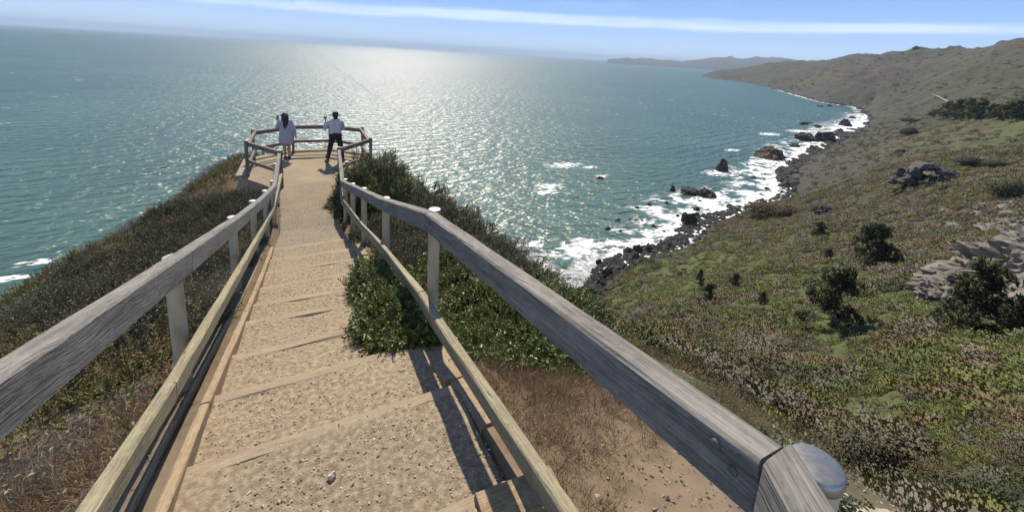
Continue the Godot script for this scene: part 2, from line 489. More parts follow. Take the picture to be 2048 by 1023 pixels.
func build_sea() -> void:
	var v := PackedVector3Array(); var nr := PackedVector3Array(); var uv := PackedVector2Array(); var cl := PackedColorArray(); var ix := PackedInt32Array(); var tg := PackedFloat32Array()
	var np := 300; var nrr := 260
	for k in nrr:
		var r := 60.0 * pow(70000.0 / 60.0, float(k) / (nrr - 1))
		for i in np:
			var p := deg_to_rad(lerpf(-115.0, 135.0, float(i) / (np - 1)))
			var x := sin(p) * r; var z := -cos(p) * r
			v.append(Vector3(x, 0, z)); nr.append(Vector3.UP); uv.append(Vector2(x, z) / 300.0)
			tg.append_array(PackedFloat32Array([1, 0, 0, 1]))
			var a := n_big.get_noise_2d(x * 0.9, z * 0.9) * 0.7 + n_mid.get_noise_2d(x * 0.25 + z * 0.12, z * 0.7 - x * 0.25) * 0.8
			cl.append(Color(0.024, 0.067, 0.049).lerp(Color(0.041, 0.093, 0.067), clampf(a + 0.5, 0, 1)))
	for k in nrr - 1:
		for i in np - 1:
			var a := k * np + i; var b := a + np
			ix.append_array(PackedInt32Array([a, b, a + 1, a + 1, b, b + 1]))
	var arr := []; arr.resize(Mesh.ARRAY_MAX)
	arr[Mesh.ARRAY_VERTEX] = v; arr[Mesh.ARRAY_NORMAL] = nr; arr[Mesh.ARRAY_TEX_UV] = uv; arr[Mesh.ARRAY_COLOR] = cl; arr[Mesh.ARRAY_INDEX] = ix; arr[Mesh.ARRAY_TANGENT] = tg
	var am := ArrayMesh.new(); am.add_surface_from_arrays(Mesh.PRIMITIVE_TRIANGLES, arr)
	var o := part(am, "sea", M.sea, self)
	tag(o, "wind ruffled grey green ocean reaching the horizon", "sea", "", "structure")

func build_far_headland() -> void:
	# low land across the bay, some fifteen kilometres off: photograph x, top edge y
	var tops := [[1216, 117], [1235, 115], [1262, 114.5], [1300, 116], [1340, 119], [1365, 120], [1390, 117], [1420, 112], [1450, 110.5], [1490, 110], [1530, 109.5], [1562, 111], [1590, 114], [1640, 118], [1700, 124]]
	var st := st_new(); st.set_smooth_group(0)
	var rows := []
	var nz := noise(515, 0.0011, 4)
	for k in 9:
		var t := k / 8.0
		var row := []
		for i in 85:
			var f := i / 84.0 * (tops.size() - 1); var a := mini(int(f), tops.size() - 2)
			var u := lerpf(tops[a][0], tops[a + 1][0], f - a); var w := lerpf(tops[a][1], tops[a + 1][1], f - a)
			var d := px_ray(u, w); d /= Vector2(d.x, d.z).length()
			var top := (EYE + d.y * 16000.0) * 0.85
			var r := 14200.0 + t * 3600.0
			var h := top * sin(minf(t * 1.0, 0.5) * PI) if t <= 0.5 else top * cos((t - 0.5) * PI * 0.9)
			var q := Vector3(d.x * r, 0, d.z * r)
			h *= 1.0 + nz.get_noise_2d(q.x, q.z) * 0.5 * (1.0 if t != 0.5 else 0.25)
			row.append(Vector3(q.x, maxf(h, 0.0) - 2.0, q.z))
		rows.append(row)
	for k in 8:
		for i in 84:
			tri(st, rows[k][i], rows[k + 1][i], rows[k][i + 1]); tri(st, rows[k][i + 1], rows[k + 1][i], rows[k + 1][i + 1])
	st.generate_normals()
	var o := part(st.commit(), "distant_headland", mat(Color(0.05, 0.056, 0.045), 1.0), self)
	tag(o, "hazy blue headland across the bay on the horizon", "hills", "", "structure")

# ------------------------------------------------------------------ path, steps and platform
const STEPS := [[1.30, 0.10], [2.08, 0.10], [2.74, 0.09], [3.37, 0.10], [4.10, 0.09], [4.66, 0.07], [5.36, 0.08], [6.03, 0.10], [6.72, 0.08], [7.53, 0.09]]
func path_y(x: float, s: float) -> float:
	# worn earth between timbers: each tread runs level-ish to its timber, then drops
	var g := profile(s)
	if s < 7.6 and s > 0.4:
		var a := 0.4; var b := 1.30
		for k in STEPS.size():
			if s <= STEPS[k][0]: b = STEPS[k][0]; break
			a = STEPS[k][0]; b = 8.4
		var t := clampf((s - a) / (b - a), 0, 1)
		g += (t - 0.5) * 0.075 if b < 8.0 else (t - 0.5) * 0.05 * (1.0 - t)
	g += n_fine.get_noise_2d(x * 6.0, s * 6.0) * 0.014 + n_fine.get_noise_2d(x * 1.7, s * 1.7 + 40.0) * 0.012
	g -= 0.012 * exp(-pow((x - 0.08) / 0.42, 2.0)) + 0.06 * smoothstep(13.25, 13.5, s) - 0.02 * smoothstep(11.6, 12.5, s)
	return EYE + g

func path_edges(s: float) -> Vector2:
	if s < 9.6: return Vector2(lerpf(-0.60, -0.47, clampf(s / 9.6, 0, 1)), lerpf(0.84, 0.72, clampf(s / 9.6, 0, 1)))
	return Vector2(lerpf(-0.47, -0.60, clampf((s - 9.6) / 3.4, 0, 1)), lerpf(0.72, 1.1, clampf((s - 9.6) / 3.4, 0, 1)))

func build_path() -> void:
	var v := PackedVector3Array(); var cl := PackedColorArray(); var ix := PackedInt32Array()
	var ns := 560; var nx := 44
	for k in ns:
		var s := lerpf(-0.9, 13.5, k / float(ns - 1))
		var e := path_edges(s)
		for i in nx:
			var x := lerpf(e.x - 0.02, e.y, i / float(nx - 1))
			var y := path_y(x, s)
			if i == 0 or i == nx - 1: y -= 0.12
			v.append(Vector3(x, y, -s))
			var a := n_fine.get_noise_2d(x * 2.2 + 70.0, s * 2.2); var b := n_fine.get_noise_2d(x * 0.8, s * 0.5 + 10.0)
			var c := Color(0.74, 0.73, 0.71).lerp(Color(0.80, 0.75, 0.66), clampf(a * 2.0 + 0.3, 0, 1))
			c = c.lerp(Color(0.83, 0.76, 0.65), clampf(b * 2.0 + 0.2, 0, 0.8))       # patches of yellower earth
			cl.append(c * (0.94 + b * 0.2))
	for k in ns - 1:
		for i in nx - 1:
			var a := k * nx + i; var b := a + nx
			ix.append_array(PackedInt32Array([a, b, a + 1, a + 1, b, b + 1]))
	var st := SurfaceTool.new()
	var arr := []; arr.resize(Mesh.ARRAY_MAX)
	arr[Mesh.ARRAY_VERTEX] = v; arr[Mesh.ARRAY_COLOR] = cl; arr[Mesh.ARRAY_INDEX] = ix
	var am := ArrayMesh.new(); am.add_surface_from_arrays(Mesh.PRIMITIVE_TRIANGLES, arr)
	st.create_from(am, 0); st.generate_normals()
	var path := part(st.commit(), "path", M.soil, self)
	tag(path, "gravelly earth path with timber steps running down to the platform", "path", "", "structure")
	# step timbers, each sunk in the earth with its upper edge showing
	rng.seed = 11
	for k in STEPS.size():
		var s: float = STEPS[k][0]
		var e := path_edges(s)
		var y := (path_y(-0.3, s - 0.05) + path_y(0.1, s - 0.05) + path_y(0.5, s - 0.05)) / 3.0 - 0.003
		var a := Vector3(e.x + 0.02, y - 0.065 + rng.randf_range(-0.004, 0.004), -s + rng.randf_range(-0.02, 0.02)); var b := Vector3(e.y - 0.04, y - 0.065 + rng.randf_range(-0.004, 0.004), -s + rng.randf_range(-0.02, 0.02))
		part(beam(a, b, 0.085, 0.13, 0.010, k * 0.7, 0.008), "step_timber", M.buried, path)
	# boards along the left edge
	var cuts := [0.35, 1.75, 2.62, 4.35, 5.1, 6.4, 7.5]
	for k in cuts.size() - 1:
		var s0: float = cuts[k] + 0.006; var s1: float = cuts[k + 1] - 0.006
		part(beam(Vector3(path_edges(s0).x + 0.005, EYE + profile(s0) + 0.005, -s0), Vector3(path_edges(s1).x + 0.005, EYE + profile(s1) + 0.005, -s1), 0.05, 0.16, 0.006, k * 1.3, 0.004), "kerb_board", M.kerb, path)
		part(beam(Vector3(path_edges(s0).x - 0.135, EYE + profile(s0) - 0.03, -s0), Vector3(path_edges(s1).x - 0.135, EYE + profile(s1) - 0.03, -s1), 0.028, 0.12, 0.005, k * 1.9, 0.004), "kerb_board", M.kerb, path)
	# flat planks along the right edge
	var planks := [[0.62, 1.26, 0.30], [1.72, 2.17, 0.10], [2.19, 2.78, 0.17], [4.3, 5.1, 0.12], [5.2, 6.2, 0.15], [6.3, 7.1, 0.15]]
	for q in planks:
		var x := path_edges(q[0]).y + 0.03
		var y0 := EYE + profile(q[0]) + 0.02; var y1 := EYE + profile(q[1]) + 0.02
		if q[0] < 1.0:
			part(beam(Vector3(x - 0.26, EYE + profile(1.25) + 0.02, -1.25), Vector3(x + 0.10, EYE + profile(1.25) + 0.015, -1.23), 0.16, 0.09, 0.008, 2.2, 0.006), "plank", M.kerb, path)
		else:
			part(beam(Vector3(x, y0 - 0.03, -q[0]), Vector3(x - 0.01, y1 - 0.03, -q[1]), q[2], 0.06, 0.006, q[0], 0.005), "plank", M.kerb, path)
	# loose gravel
	rng.seed = 77
	var g := Copies.new()
	for i in 38000:
		var s := 0.5 + 12.5 * pow(rng.randf(), 1.7)
		var e := path_edges(s)
		var x := rng.randf_range(e.x + 0.02, e.y - 0.02)
		if n_fine.get_noise_2d(x * 5.0, s * 5.0 + 300.0) < rng.randf_range(-0.6, 0.2): continue
		var z := 0.0022 + 0.0058 * pow(rng.randf(), 3.0)
		if rng.randf() < 0.004: z *= 1.9
		var c := Color(0.28, 0.225, 0.16).lerp(Color(0.46, 0.40, 0.31), rng.randf()) if rng.randf() < 0.72 else Color(0.17, 0.14, 0.11)
		g.put(look(rdir(), rng.randf() * TAU).scaled(Vector3(z, z * 0.7, z) * rng.randf_range(0.8, 1.4)), Vector3(x, path_y(x, s) + z * 0.25, -s), c)
	var go := copies(g, pebble(5), M.stone, "gravel", path)
	go.set_meta("kind", "stuff")
	# a fist-sized pale stone lying in the path
	var rk := px_ray(664, 966); rk *= (EYE + profile(2.0) - EYE) / rk.y
	var ps := part(rock_mesh(9, 1, 0.35, Color(0.55, 0.47, 0.38)), "stone", M.rock, self, Transform3D(Basis().scaled(Vector3(0.022, 0.018, 0.02)), Vector3(rk.x, path_y(rk.x, -rk.z) + 0.012, rk.z)))
	tag(ps, "fist sized pale stone lying on the gravel of the path", "stone")

const PLAT := [[-0.50, 13.02], [-1.40, 14.46], [-1.38, 16.2], [-0.25, 17.1], [0.97, 17.06], [2.0, 16.18], [2.0, 14.27], [0.97, 13.1]]
func build_platform() -> void:
	var st := st_new(); st.set_smooth_group(-1)
	var c := Vector2(0.3, 15.1)
	var n := 48; var rings := 14
	var P := []
	for k in rings + 4:
		var row := []
		for i in n:
			var f := i / float(n) * 8.0; var a := int(f) % 8; var b := (a + 1) % 8
			var p := Vector2(PLAT[a][0], PLAT[a][1]).lerp(Vector2(PLAT[b][0], PLAT[b][1]), f - int(f))
			var q := minf(k / float(rings), 1.0)
			var w := c + (p - c) * (1.17 * q)
			var y := EYE - 4.1 + n_fine.get_noise_2d(w.x * 4.0, w.y * 4.0) * 0.025
			if k > rings:
				w = c + (p - c) * (1.17 + 0.05 * (k - rings)) ; y -= 0.28 * (k - rings) + n_fine.get_noise_2d(w.x * 9.0, w.y * 9.0 + k) * 0.08
			row.append(Vector3(w.x, y, -w.y))
		P.append(row)
	for k in rings + 3:
		for i in n:
			var j := (i + 1) % n
			for t in [[P[k][i], P[k + 1][i], P[k][j]], [P[k][j], P[k + 1][i], P[k + 1][j]]]:
				for p in t:
					var a := n_fine.get_noise_2d(p.x * 2.0, p.z * 2.0)
					st.set_color(Color(0.92, 0.86, 0.74) * (0.94 + a * 0.25)); st.add_vertex(p)
	st.generate_normals()
	var o := part(st.commit(), "viewing_platform", M.soil, self)
	tag(o, "eight sided earth platform with a stone rim at the path's end", "platform", "", "structure")
	# stone coping round the back edge, one block to each stretch
	rng.seed = 31
	for k in range(1, 6):
		var a := Vector2(PLAT[k][0], PLAT[k][1]); var b := Vector2(PLAT[k + 1][0], PLAT[k + 1][1])
		a = c + (a - c) * 1.15; b = c + (b - c) * 1.15
		var m := 2
		for j in m:
			var p := a.lerp(b, j / float(m) + 0.004); var q := a.lerp(b, (j + 1) / float(m) - 0.004)
			part(beam(Vector3(p.x, EYE - 4.12, -p.y), Vector3(q.x, EYE - 4.12 + rng.randf_range(-0.01, 0.01), -q.y), 0.3, 0.16, 0.02, j * 0.8 + k, 0.004), "coping_stone", M.soil_stone, o)

# ------------------------------------------------------------------ railings
func beam(a: Vector3, b: Vector3, wide: float, tall: float, ch: float, uoff := 0.0, wob := 0.0, cut := Vector3.ZERO) -> ArrayMesh:
	# a bevelled bar from a to b; a and b lie on its centre line; u runs along the grain
	var d := (b - a); var L := d.length(); d /= L
	var sx := d.cross(Vector3.UP).normalized(); var sy := sx.cross(d).normalized()
	var w := wide * 0.5; var h := tall * 0.5
	var prof := [Vector2(-w, h - ch), Vector2(-w + ch, h), Vector2(w - ch, h), Vector2(w, h - ch), Vector2(w, -h + ch), Vector2(w - ch, -h), Vector2(-w + ch, -h), Vector2(-w, -h + ch)]
	var nseg := clampi(int(L / 0.25), 1, 20)
	var st := st_new()
	var rows := []
	for k in nseg + 1:
		var t := k / float(nseg)
		var row := []
		for i in 8:
			var p: Vector2 = prof[i]
			var j := Vector2(n_fine.get_noise_3d(a.x * 9.0 + t * L * 14.0, i * 7.0, a.z * 3.0), n_fine.get_noise_3d(a.x * 9.0 + t * L * 14.0, i * 7.0 + 50.0, a.z * 3.0)) * wob
			var w3 := a + d * (t * L) + sx * (p.x + j.x) + sy * (p.y + j.y)
			if k == 0 and cut != Vector3.ZERO: w3 += d * ((a - w3).dot(cut) / d.dot(cut))
			row.append(w3)
		rows.append(row)
	var per := [0.0]
	for i in 8: per.append(per[i] + (prof[(i + 1) % 8] as Vector2).distance_to(prof[i]))
	for k in nseg:
		for i in 8:
			var j := (i + 1) % 8
			st.set_smooth_group(-1)
			var q := [[rows[k][i], k, per[i]], [rows[k][j], k, per[i + 1]], [rows[k + 1][i], k + 1, per[i]], [rows[k + 1][i], k + 1, per[i]], [rows[k][j], k, per[i + 1]], [rows[k + 1][j], k + 1, per[i + 1]]]
			for e in q:
				st.set_uv(Vector2((e[1] / float(nseg) * L + uoff) / 2.4, (e[2] + uoff * 0.37) / 0.5)); st.add_vertex(e[0])
	for end in [0, nseg]:
		for i in range(1, 7):
			var t := [rows[end][0], rows[end][i + 1], rows[end][i]] if end == 0 else [rows[end][0], rows[end][i], rows[end][i + 1]]
			for p in t:
				st.set_uv(Vector2(uoff + (p as Vector3).y * 0.3, (p as Vector3).x * 3.0)); st.add_vertex(p)
	st.generate_normals()
	return st.commit()

func pipe(bottom: Vector3, top: Vector3, r: float, sides := 20) -> ArrayMesh:
	var st := st_new()
	for i in sides:
		var a := TAU * i / sides; var b := TAU * (i + 1) / sides
		var p := Vector3(cos(a) * r, 0, sin(a) * r); var q := Vector3(cos(b) * r, 0, sin(b) * r)
		st.set_smooth_group(1)
		tri(st, bottom + p, top + p, bottom + q); tri(st, bottom + q, top + p, top + q)
		st.set_smooth_group(-1)
		tri(st, top, top + q, top + p)
	st.generate_normals()
	return st.commit()

func lathe(prof: Array, sides := 28) -> ArrayMesh:     # prof: [radius, y] from the bottom up
	var st := st_new()
	st.set_smooth_group(1)
	for k in prof.size() - 1:
		for i in sides:
			var a := TAU * i / sides; var b := TAU * (i + 1) / sides
			var p := Vector3(cos(a) * prof[k][0], prof[k][1], sin(a) * prof[k][0]); var q := Vector3(cos(b) * prof[k][0], prof[k][1], sin(b) * prof[k][0])
			var r := Vector3(cos(a) * prof[k + 1][0], prof[k + 1][1], sin(a) * prof[k + 1][0]); var s := Vector3(cos(b) * prof[k + 1][0], prof[k + 1][1], sin(b) * prof[k + 1][0])
			tri(st, p, r, q); tri(st, q, r, s)
	st.generate_normals()
	return st.commit()

func rail_run(parent: Node3D, pts: Array, wide: float, tall: float, called: String, m: Material, seed_: int) -> void:
	# pts: centre-line points; one timber to each stretch, a narrow gap at each joint
	for k in pts.size() - 1:
		var a: Vector3 = pts[k]; var b: Vector3 = pts[k + 1]
		var d := (b - a).normalized()
		part(beam(a + d * 0.004 - parent.position, b - d * 0.004 - parent.position, wide, tall, 0.009, seed_ * 3.1 + k * 1.7, 0.004), called, m, parent)

func railing_post(parent: Node3D, x: float, s: float, top: float, ground: float, cap_mat: Material) -> void:
	var at := Vector3(x, EYE + ground - 0.15, -s) - parent.position
	var h := top - ground + 0.15 - 0.045
	var p := part(pipe(Vector3.ZERO, Vector3(0, h - 0.02, 0), 0.047), "post", M.post, parent, Transform3D(Basis(), at))
	part(lathe([[0.0475, 0.012], [0.0495, 0.014], [0.050, 0.034], [0.0495, 0.039], [0.048, 0.0425], [0.044, 0.0435], [0.02, 0.0455], [0.0, 0.046]]), "cap", cap_mat, p, Transform3D(Basis(), Vector3(0, h - 0.06, 0)))
	part(lathe([[0.0, 0.0], [0.066, 0.0], [0.066, 0.20], [0.058, 0.215], [0.05, 0.217]], 20), "base_sleeve", M.sleeve, p)

func rail_pt(x: float, s: float, top: float, tall: float) -> Vector3:
	return Vector3(x, EYE + top - tall * 0.5, -s)

func build_railings() -> void:
	var T := 0.14; var L := 0.10
	# right-hand side: joints found along the inner top edge (x, distance, height of top)
	var right := thing("path_railing", Vector3(0.9, EYE - 2.0, -1.5), "long railing of pipe posts and weathered timbers beside the leafy bushes", "railing")
	rail_run(right, [Vector3(0.845, EYE - 0.77 - T / 2, -0.37), rail_pt(0.845, 2.88, -1.19, T), rail_pt(0.845, 4.9, -1.77, T), rail_pt(0.83, 7.2, -2.36, T), rail_pt(0.795, 9.72, -3.0, T), rail_pt(1.0, 13.12, -3.05, T)], 0.088, T, "top_rail", M.rail, 1)
	# the next timber turns towards the viewer; its end is cut to butt against the long one
	part(beam(Vector3(0.838, EYE - 0.752 - T / 2, -0.371) - right.position, Vector3(0.56, EYE - 0.735 - T / 2, 0.08) - right.position, 0.088, T, 0.009, 5.3, 0.004, Vector3(0.04, 0, 1).normalized()), "top_rail", M.rail, right)
	rail_run(right, [rail_pt(0.83, 0.2, -1.50, L), rail_pt(0.83, 2.75, -1.90, L)], 0.062, L, "lower_rail", M.low_rail, 2)
	rail_run(right, [rail_pt(0.832, 2.75, -1.90, L), rail_pt(0.832, 3.05, -1.935, L), rail_pt(0.83, 5.0, -2.38, L), rail_pt(0.81, 6.7, -2.80, L), rail_pt(0.78, 9.65, -3.42, L), rail_pt(0.985, 13.1, -3.55, L)], 0.062, L, "lower_rail", M.low_rail, 3)
	for q in [[0.93, 0.34, -0.73], [0.945, 3.12, -1.20], [0.945, 5.25, -1.83], [0.935, 7.25, -2.34], [0.91, 8.75, -2.72], [0.875, 9.95, -2.98], [1.07, 11.6, -3.0]]:
		railing_post(right, q[0], q[1], q[2], profile(q[1]) - 0.05, M.steel if q[1] < 1.0 else M.cap_paint)
	# bolts on the inner face near the corner post
	for q in [[1432, 886], [1466, 941], [858, 448]]:
		var d := px_ray(q[0], q[1]); d *= 0.799 / d.x
		part(lathe([[0.0, -0.01], [0.011, -0.01], [0.011, 0.002], [0.007, 0.005], [0.0, 0.006]], 14), "bolt", M.bolt, right, Transform3D(Basis(Vector3(0, 0, 1), PI / 2), Vector3(d.x, EYE + d.y, d.z) - right.position))
	# left-hand side
	var left := thing("path_railing", Vector3(-0.7, EYE - 2.0, -1.5), "long railing of pipe posts and weathered timbers beside the dry twiggy scrub", "railing")
	rail_run(left, [rail_pt(-0.665, 0.1, -0.46, T), rail_pt(-0.665, 2.97, -1.29, T), rail_pt(-0.655, 5.4, -1.98, T), rail_pt(-0.60, 7.7, -2.55, T), rail_pt(-0.545, 9.9, -3.04, T), rail_pt(-0.55, 13.0, -3.05, T)], 0.088, T, "top_rail", M.rail, 7)
	rail_run(left, [rail_pt(-0.65, 0.1, -1.05, L), rail_pt(-0.65, 2.4, -1.755, L), rail_pt(-0.64, 5.5, -2.55, L), rail_pt(-0.57, 9.6, -3.43, L), rail_pt(-0.52, 12.75, -3.6, L)], 0.062, L, "lower_rail", M.low_rail, 8)
	for q in [[-0.765, 0.6, -0.6], [-0.765, 3.15, -1.33], [-0.755, 5.55, -1.99], [-0.72, 7.4, -2.44], [-0.67, 9.1, -2.83], [-0.60, 10.3, -3.0], [-0.61, 11.8, -3.0]]:
		railing_post(left, q[0], q[1], q[2], profile(q[1]) - 0.05, M.cap_paint)
	# platform
	var fence := thing("platform_railing", Vector3(0.3, EYE - 4.1, -15.1), "dark timber railing round the edge of the viewing platform", "railing")
	for k in 8:
		if k == 7: continue                         # the way in from the path
		var a := Vector3(PLAT[k][0], 0, -PLAT[k][1]); var b := Vector3(PLAT[(k + 1) % 8][0], 0, -PLAT[(k + 1) % 8][1])
		var o := Vector3(0, EYE - 3.05 - 0.06, 0); var o2 := Vector3(0, EYE - 3.60 - 0.05, 0)
		part(beam(a + o - fence.position, b + o - fence.position, 0.085, 0.13, 0.008, k * 1.3, 0.004), "top_rail", M.dark_rail, fence)
		part(beam(a + o2 - fence.position, b + o2 - fence.position, 0.06, 0.10, 0.008, k * 1.9, 0.004), "lower_rail", M.dark_rail, fence)
	for k in 8:
		var p := Vector2(PLAT[k][0], PLAT[k][1]); p += (p - Vector2(0.3, 15.1)).normalized() * 0.075
		var q := part(beam(Vector3(p.x, EYE - 4.3, -p.y) - fence.position, Vector3(p.x, EYE - 3.0, -p.y + 0.001) - fence.position, 0.09, 0.09, 0.008, k * 0.6, 0.002), "post", M.dark_rail, fence)
		part(lathe([[0.0, 0.0], [0.052, 0.0], [0.05, 0.012], [0.0, 0.016]], 12), "cap", M.cap_paint, q, Transform3D(Basis(), Vector3(p.x, EYE - 3.002, -p.y) - fence.position))

# ------------------------------------------------------------------ small natural shapes
func pebble(seed_: int) -> ArrayMesh:
	var r := RandomNumberGenerator.new(); r.seed = seed_
	var st := st_new(); st.set_smooth_group(-1)
	var p := [Vector3(0, 1, 0), Vector3(1, 0, 0.2), Vector3(0.1, 0.1, 1), Vector3(-1, 0.1, 0.1), Vector3(0, -0.1, -1), Vector3(0, -1, 0)]
	for i in 6: p[i] += Vector3(r.randf_range(-0.3, 0.3), r.randf_range(-0.3, 0.3), r.randf_range(-0.3, 0.3))
	for k in 4:
		var a: Vector3 = p[1 + k]; var b: Vector3 = p[1 + (k + 1) % 4]
		tri(st, p[0], a, b); tri(st, p[5], b, a)
	st.generate_normals()
	return st.commit()

func rock_mesh(seed_: int, sub: int, rough: float, col: Color, low := Color(-1, 0, 0)) -> ArrayMesh:
	# a broken lump: a subdivided icosahedron pushed in and out, then cut by a few planes
	var t := (1.0 + sqrt(5.0)) / 2.0
	var v := [Vector3(-1, t, 0), Vector3(1, t, 0), Vector3(-1, -t, 0), Vector3(1, -t, 0), Vector3(0, -1, t), Vector3(0, 1, t), Vector3(0, -1, -t), Vector3(0, 1, -t), Vector3(t, 0, -1), Vector3(t, 0, 1), Vector3(-t, 0, -1), Vector3(-t, 0, 1)]
	var f := [[0, 11, 5], [0, 5, 1], [0, 1, 7], [0, 7, 10], [0, 10, 11], [1, 5, 9], [5, 11, 4], [11, 10, 2], [10, 7, 6], [7, 1, 8], [3, 9, 4], [3, 4, 2], [3, 2, 6], [3, 6, 8], [3, 8, 9], [4, 9, 5], [2, 4, 11], [6, 2, 10], [8, 6, 7], [9, 8, 1]]
	var tr := []
	for q in f: tr.append([v[q[0]].normalized(), v[q[1]].normalized(), v[q[2]].normalized()])
	for k in sub:
		var nx := []
		for q in tr:
			var a: Vector3 = (q[0] + q[1]).normalized(); var b: Vector3 = (q[1] + q[2]).normalized(); var c: Vector3 = (q[2] + q[0]).normalized()
			nx.append_array([[q[0], a, c], [a, q[1], b], [c, b, q[2]], [a, b, c]])
		tr = nx
	var nz := noise(seed_, 0.9, 4)
	var r := RandomNumberGenerator.new(); r.seed = seed_
	var cuts := []
	for k in 7:
		var dd := Vector3(r.randf_range(-1, 1), r.randf_range(-0.2, 1), r.randf_range(-1, 1)).normalized()
		cuts.append([dd, r.randf_range(0.55, 0.9)])
	var st := st_new(); st.set_smooth_group(-1)
	for q in tr:
		for p in [q[0], q[2], q[1]]:
			var w: Vector3 = p * (1.0 + nz.get_noise_3dv(p * 1.6) * rough * 1.6 - absf(nz.get_noise_3dv(p * 3.4 + Vector3(20, 0, 0))) * rough * 0.7)
			for c in cuts:
				var e: float = w.dot(c[0]) - c[1]
				if e > 0.0: w -= c[0] * e * 0.9
			w += p * nz.get_noise_3dv(p * 6.0) * rough * 0.35
			var cc := col * (1.0 + nz.get_noise_3dv(w * 3.0 + Vector3(9, 9, 9)) * 0.5)
			st.set_color(cc)
			st.add_vertex(w)
	st.generate_normals()
	return st.commit()

func leaf(st: SurfaceTool, base: Vector3, dir: Vector3, side: Vector3, l: float, w: float, c: Color) -> void:
	# a small folded leaf: two faces either side of the midrib
	var n := dir.cross(side).normalized()
	var tip := base + dir * l
	var m := base + dir * l * 0.5
	st.set_color(c)
	tri(st, base, m + side * w + n * w * 0.35, tip)
	tri(st, base, tip, m - side * w + n * w * 0.35)

func sprig(seed_: int, n: int, l: float, leaf_l: float, leaf_w: float, stem: Color) -> ArrayMesh:
	# a shoot along +y with leaves all round it
	var r := RandomNumberGenerator.new(); r.seed = seed_
	var st := st_new(); st.set_smooth_group(-1)
	st.set_color(stem)
	var q := l * 0.02
	tri(st, Vector3(-q, 0, 0), Vector3(q, 0, 0), Vector3(0, l, 0)); tri(st, Vector3(0, 0, -q), Vector3(0, 0, q), Vector3(0, l, 0))
	for i in n:
		var t := 0.15 + 0.85 * i / float(n)
		var a := i * 2.4 + r.randf_range(-0.4, 0.4)
		var out := Vector3(cos(a), 0, sin(a))
		var d := (out * r.randf_range(0.7, 1.1) + Vector3(0, r.randf_range(0.1, 0.9) + t * 0.4, 0)).normalized()
		var sd := d.cross(Vector3.UP).normalized().rotated(d, r.randf_range(-0.7, 0.7))
		var k := r.randf_range(0.7, 1.25)
		var g := r.randf_range(0.75, 1.25)
		leaf(st, Vector3(0, t * l, 0), d, sd, leaf_l * k, leaf_w * k, Color(g, g * r.randf_range(0.95, 1.05), g * r.randf_range(0.8, 1.0)))
	st.generate_normals()
	return st.commit()

func twigs(seed_: int, n: int, l: float, th: float, leaves: int) -> ArrayMesh:
	# a tangle of bare forked twigs, a few withered leaves
	var r := RandomNumberGenerator.new(); r.seed = seed_
	var st := st_new(); st.set_smooth_group(-1)
	for i in n:
		var a := r.randf() * TAU
		var p := Vector3(cos(a), 0, sin(a)) * r.randf() * l * 0.4
		var d := (Vector3(cos(a) * 0.8, r.randf_range(0.25, 1.1), sin(a) * 0.8) + Vector3(r.randf_range(-0.6, 0.6), 0, r.randf_range(-0.6, 0.6))).normalized()
		var w := th
		var g := r.randf_range(0.6, 1.3)
		for k in 4:
			var q := p + d * l * r.randf_range(0.2, 0.34)
			var s := d.cross(Vector3(r.randf_range(-1, 1), 0.3, r.randf_range(-1, 1))).normalized() * w
			var s2 := d.cross(s).normalized() * w
			st.set_color(Color(g, g, g))
			tri(st, p - s, p + s, q); tri(st, p - s2, p + s2, q)
			if leaves > 0 and r.randf() < leaves * 0.2:
				leaf(st, q, (d + rdir_of(r) * 0.8).normalized(), d.cross(rdir_of(r)).normalized(), l * 0.1, l * 0.035, Color(g * 0.9, g * 1.0, g * 0.55))
			p = q; w *= 0.75
			d = (d + rdir_of(r) * 0.65).normalized()
	st.generate_normals()
	return st.commit()

func rdir_of(r: RandomNumberGenerator) -> Vector3:
	var z := r.randf_range(-1, 1); var a := r.randf() * TAU; var q := sqrt(1.0 - z * z)
	return Vector3(q * cos(a), z, q * sin(a))

func clump(seed_: int, n: int, card: float, spiky := 0.0) -> ArrayMesh:
	# a rounded shrub of radius about 1 seen from afar: many leaf-sized faces through a lumpy dome, each facing outwards
	var r := RandomNumberGenerator.new(); r.seed = seed_
	var nz := noise(seed_, 0.9, 2)
	var st := st_new()
	for i in n:
		var d := rdir_of(r); d.y = absf(d.y) * 1.05 - 0.12; d = d.normalized()
		var k := (1.0 + nz.get_noise_3dv(d * 1.8) * 0.55) * pow(r.randf_range(0.25, 1.0), 0.33)
		var p := Vector3(d.x * k, d.y * k * 0.72, d.z * k)
		var g := r.randf_range(0.84, 1.16)
		var a := (d + rdir_of(r) * 0.9 + Vector3(0, spiky, 0)).normalized()
		var s := a.cross(rdir_of(r)).normalized()
		var l := card * r.randf_range(0.7, 1.4); var w := card * r.randf_range(0.25, 0.42)
		var q := [p - a * l * 0.5, p + s * w, p + a * l * 0.5, p - s * w]
		if (q[2] - q[0]).cross(q[1] - q[0]).dot(d) < 0.0: q = [q[0], q[3], q[2], q[1]]
		st.set_color(Color(g, g * r.randf_range(0.95, 1.05), g * r.randf_range(0.85, 1.1)))
		st.set_normal((d + Vector3(0, 0.15, 0) + rdir_of(r) * 0.25).normalized())
		for t in [q[0], q[1], q[2], q[0], q[2], q[3]]: st.add_vertex(t)
	return st.commit()

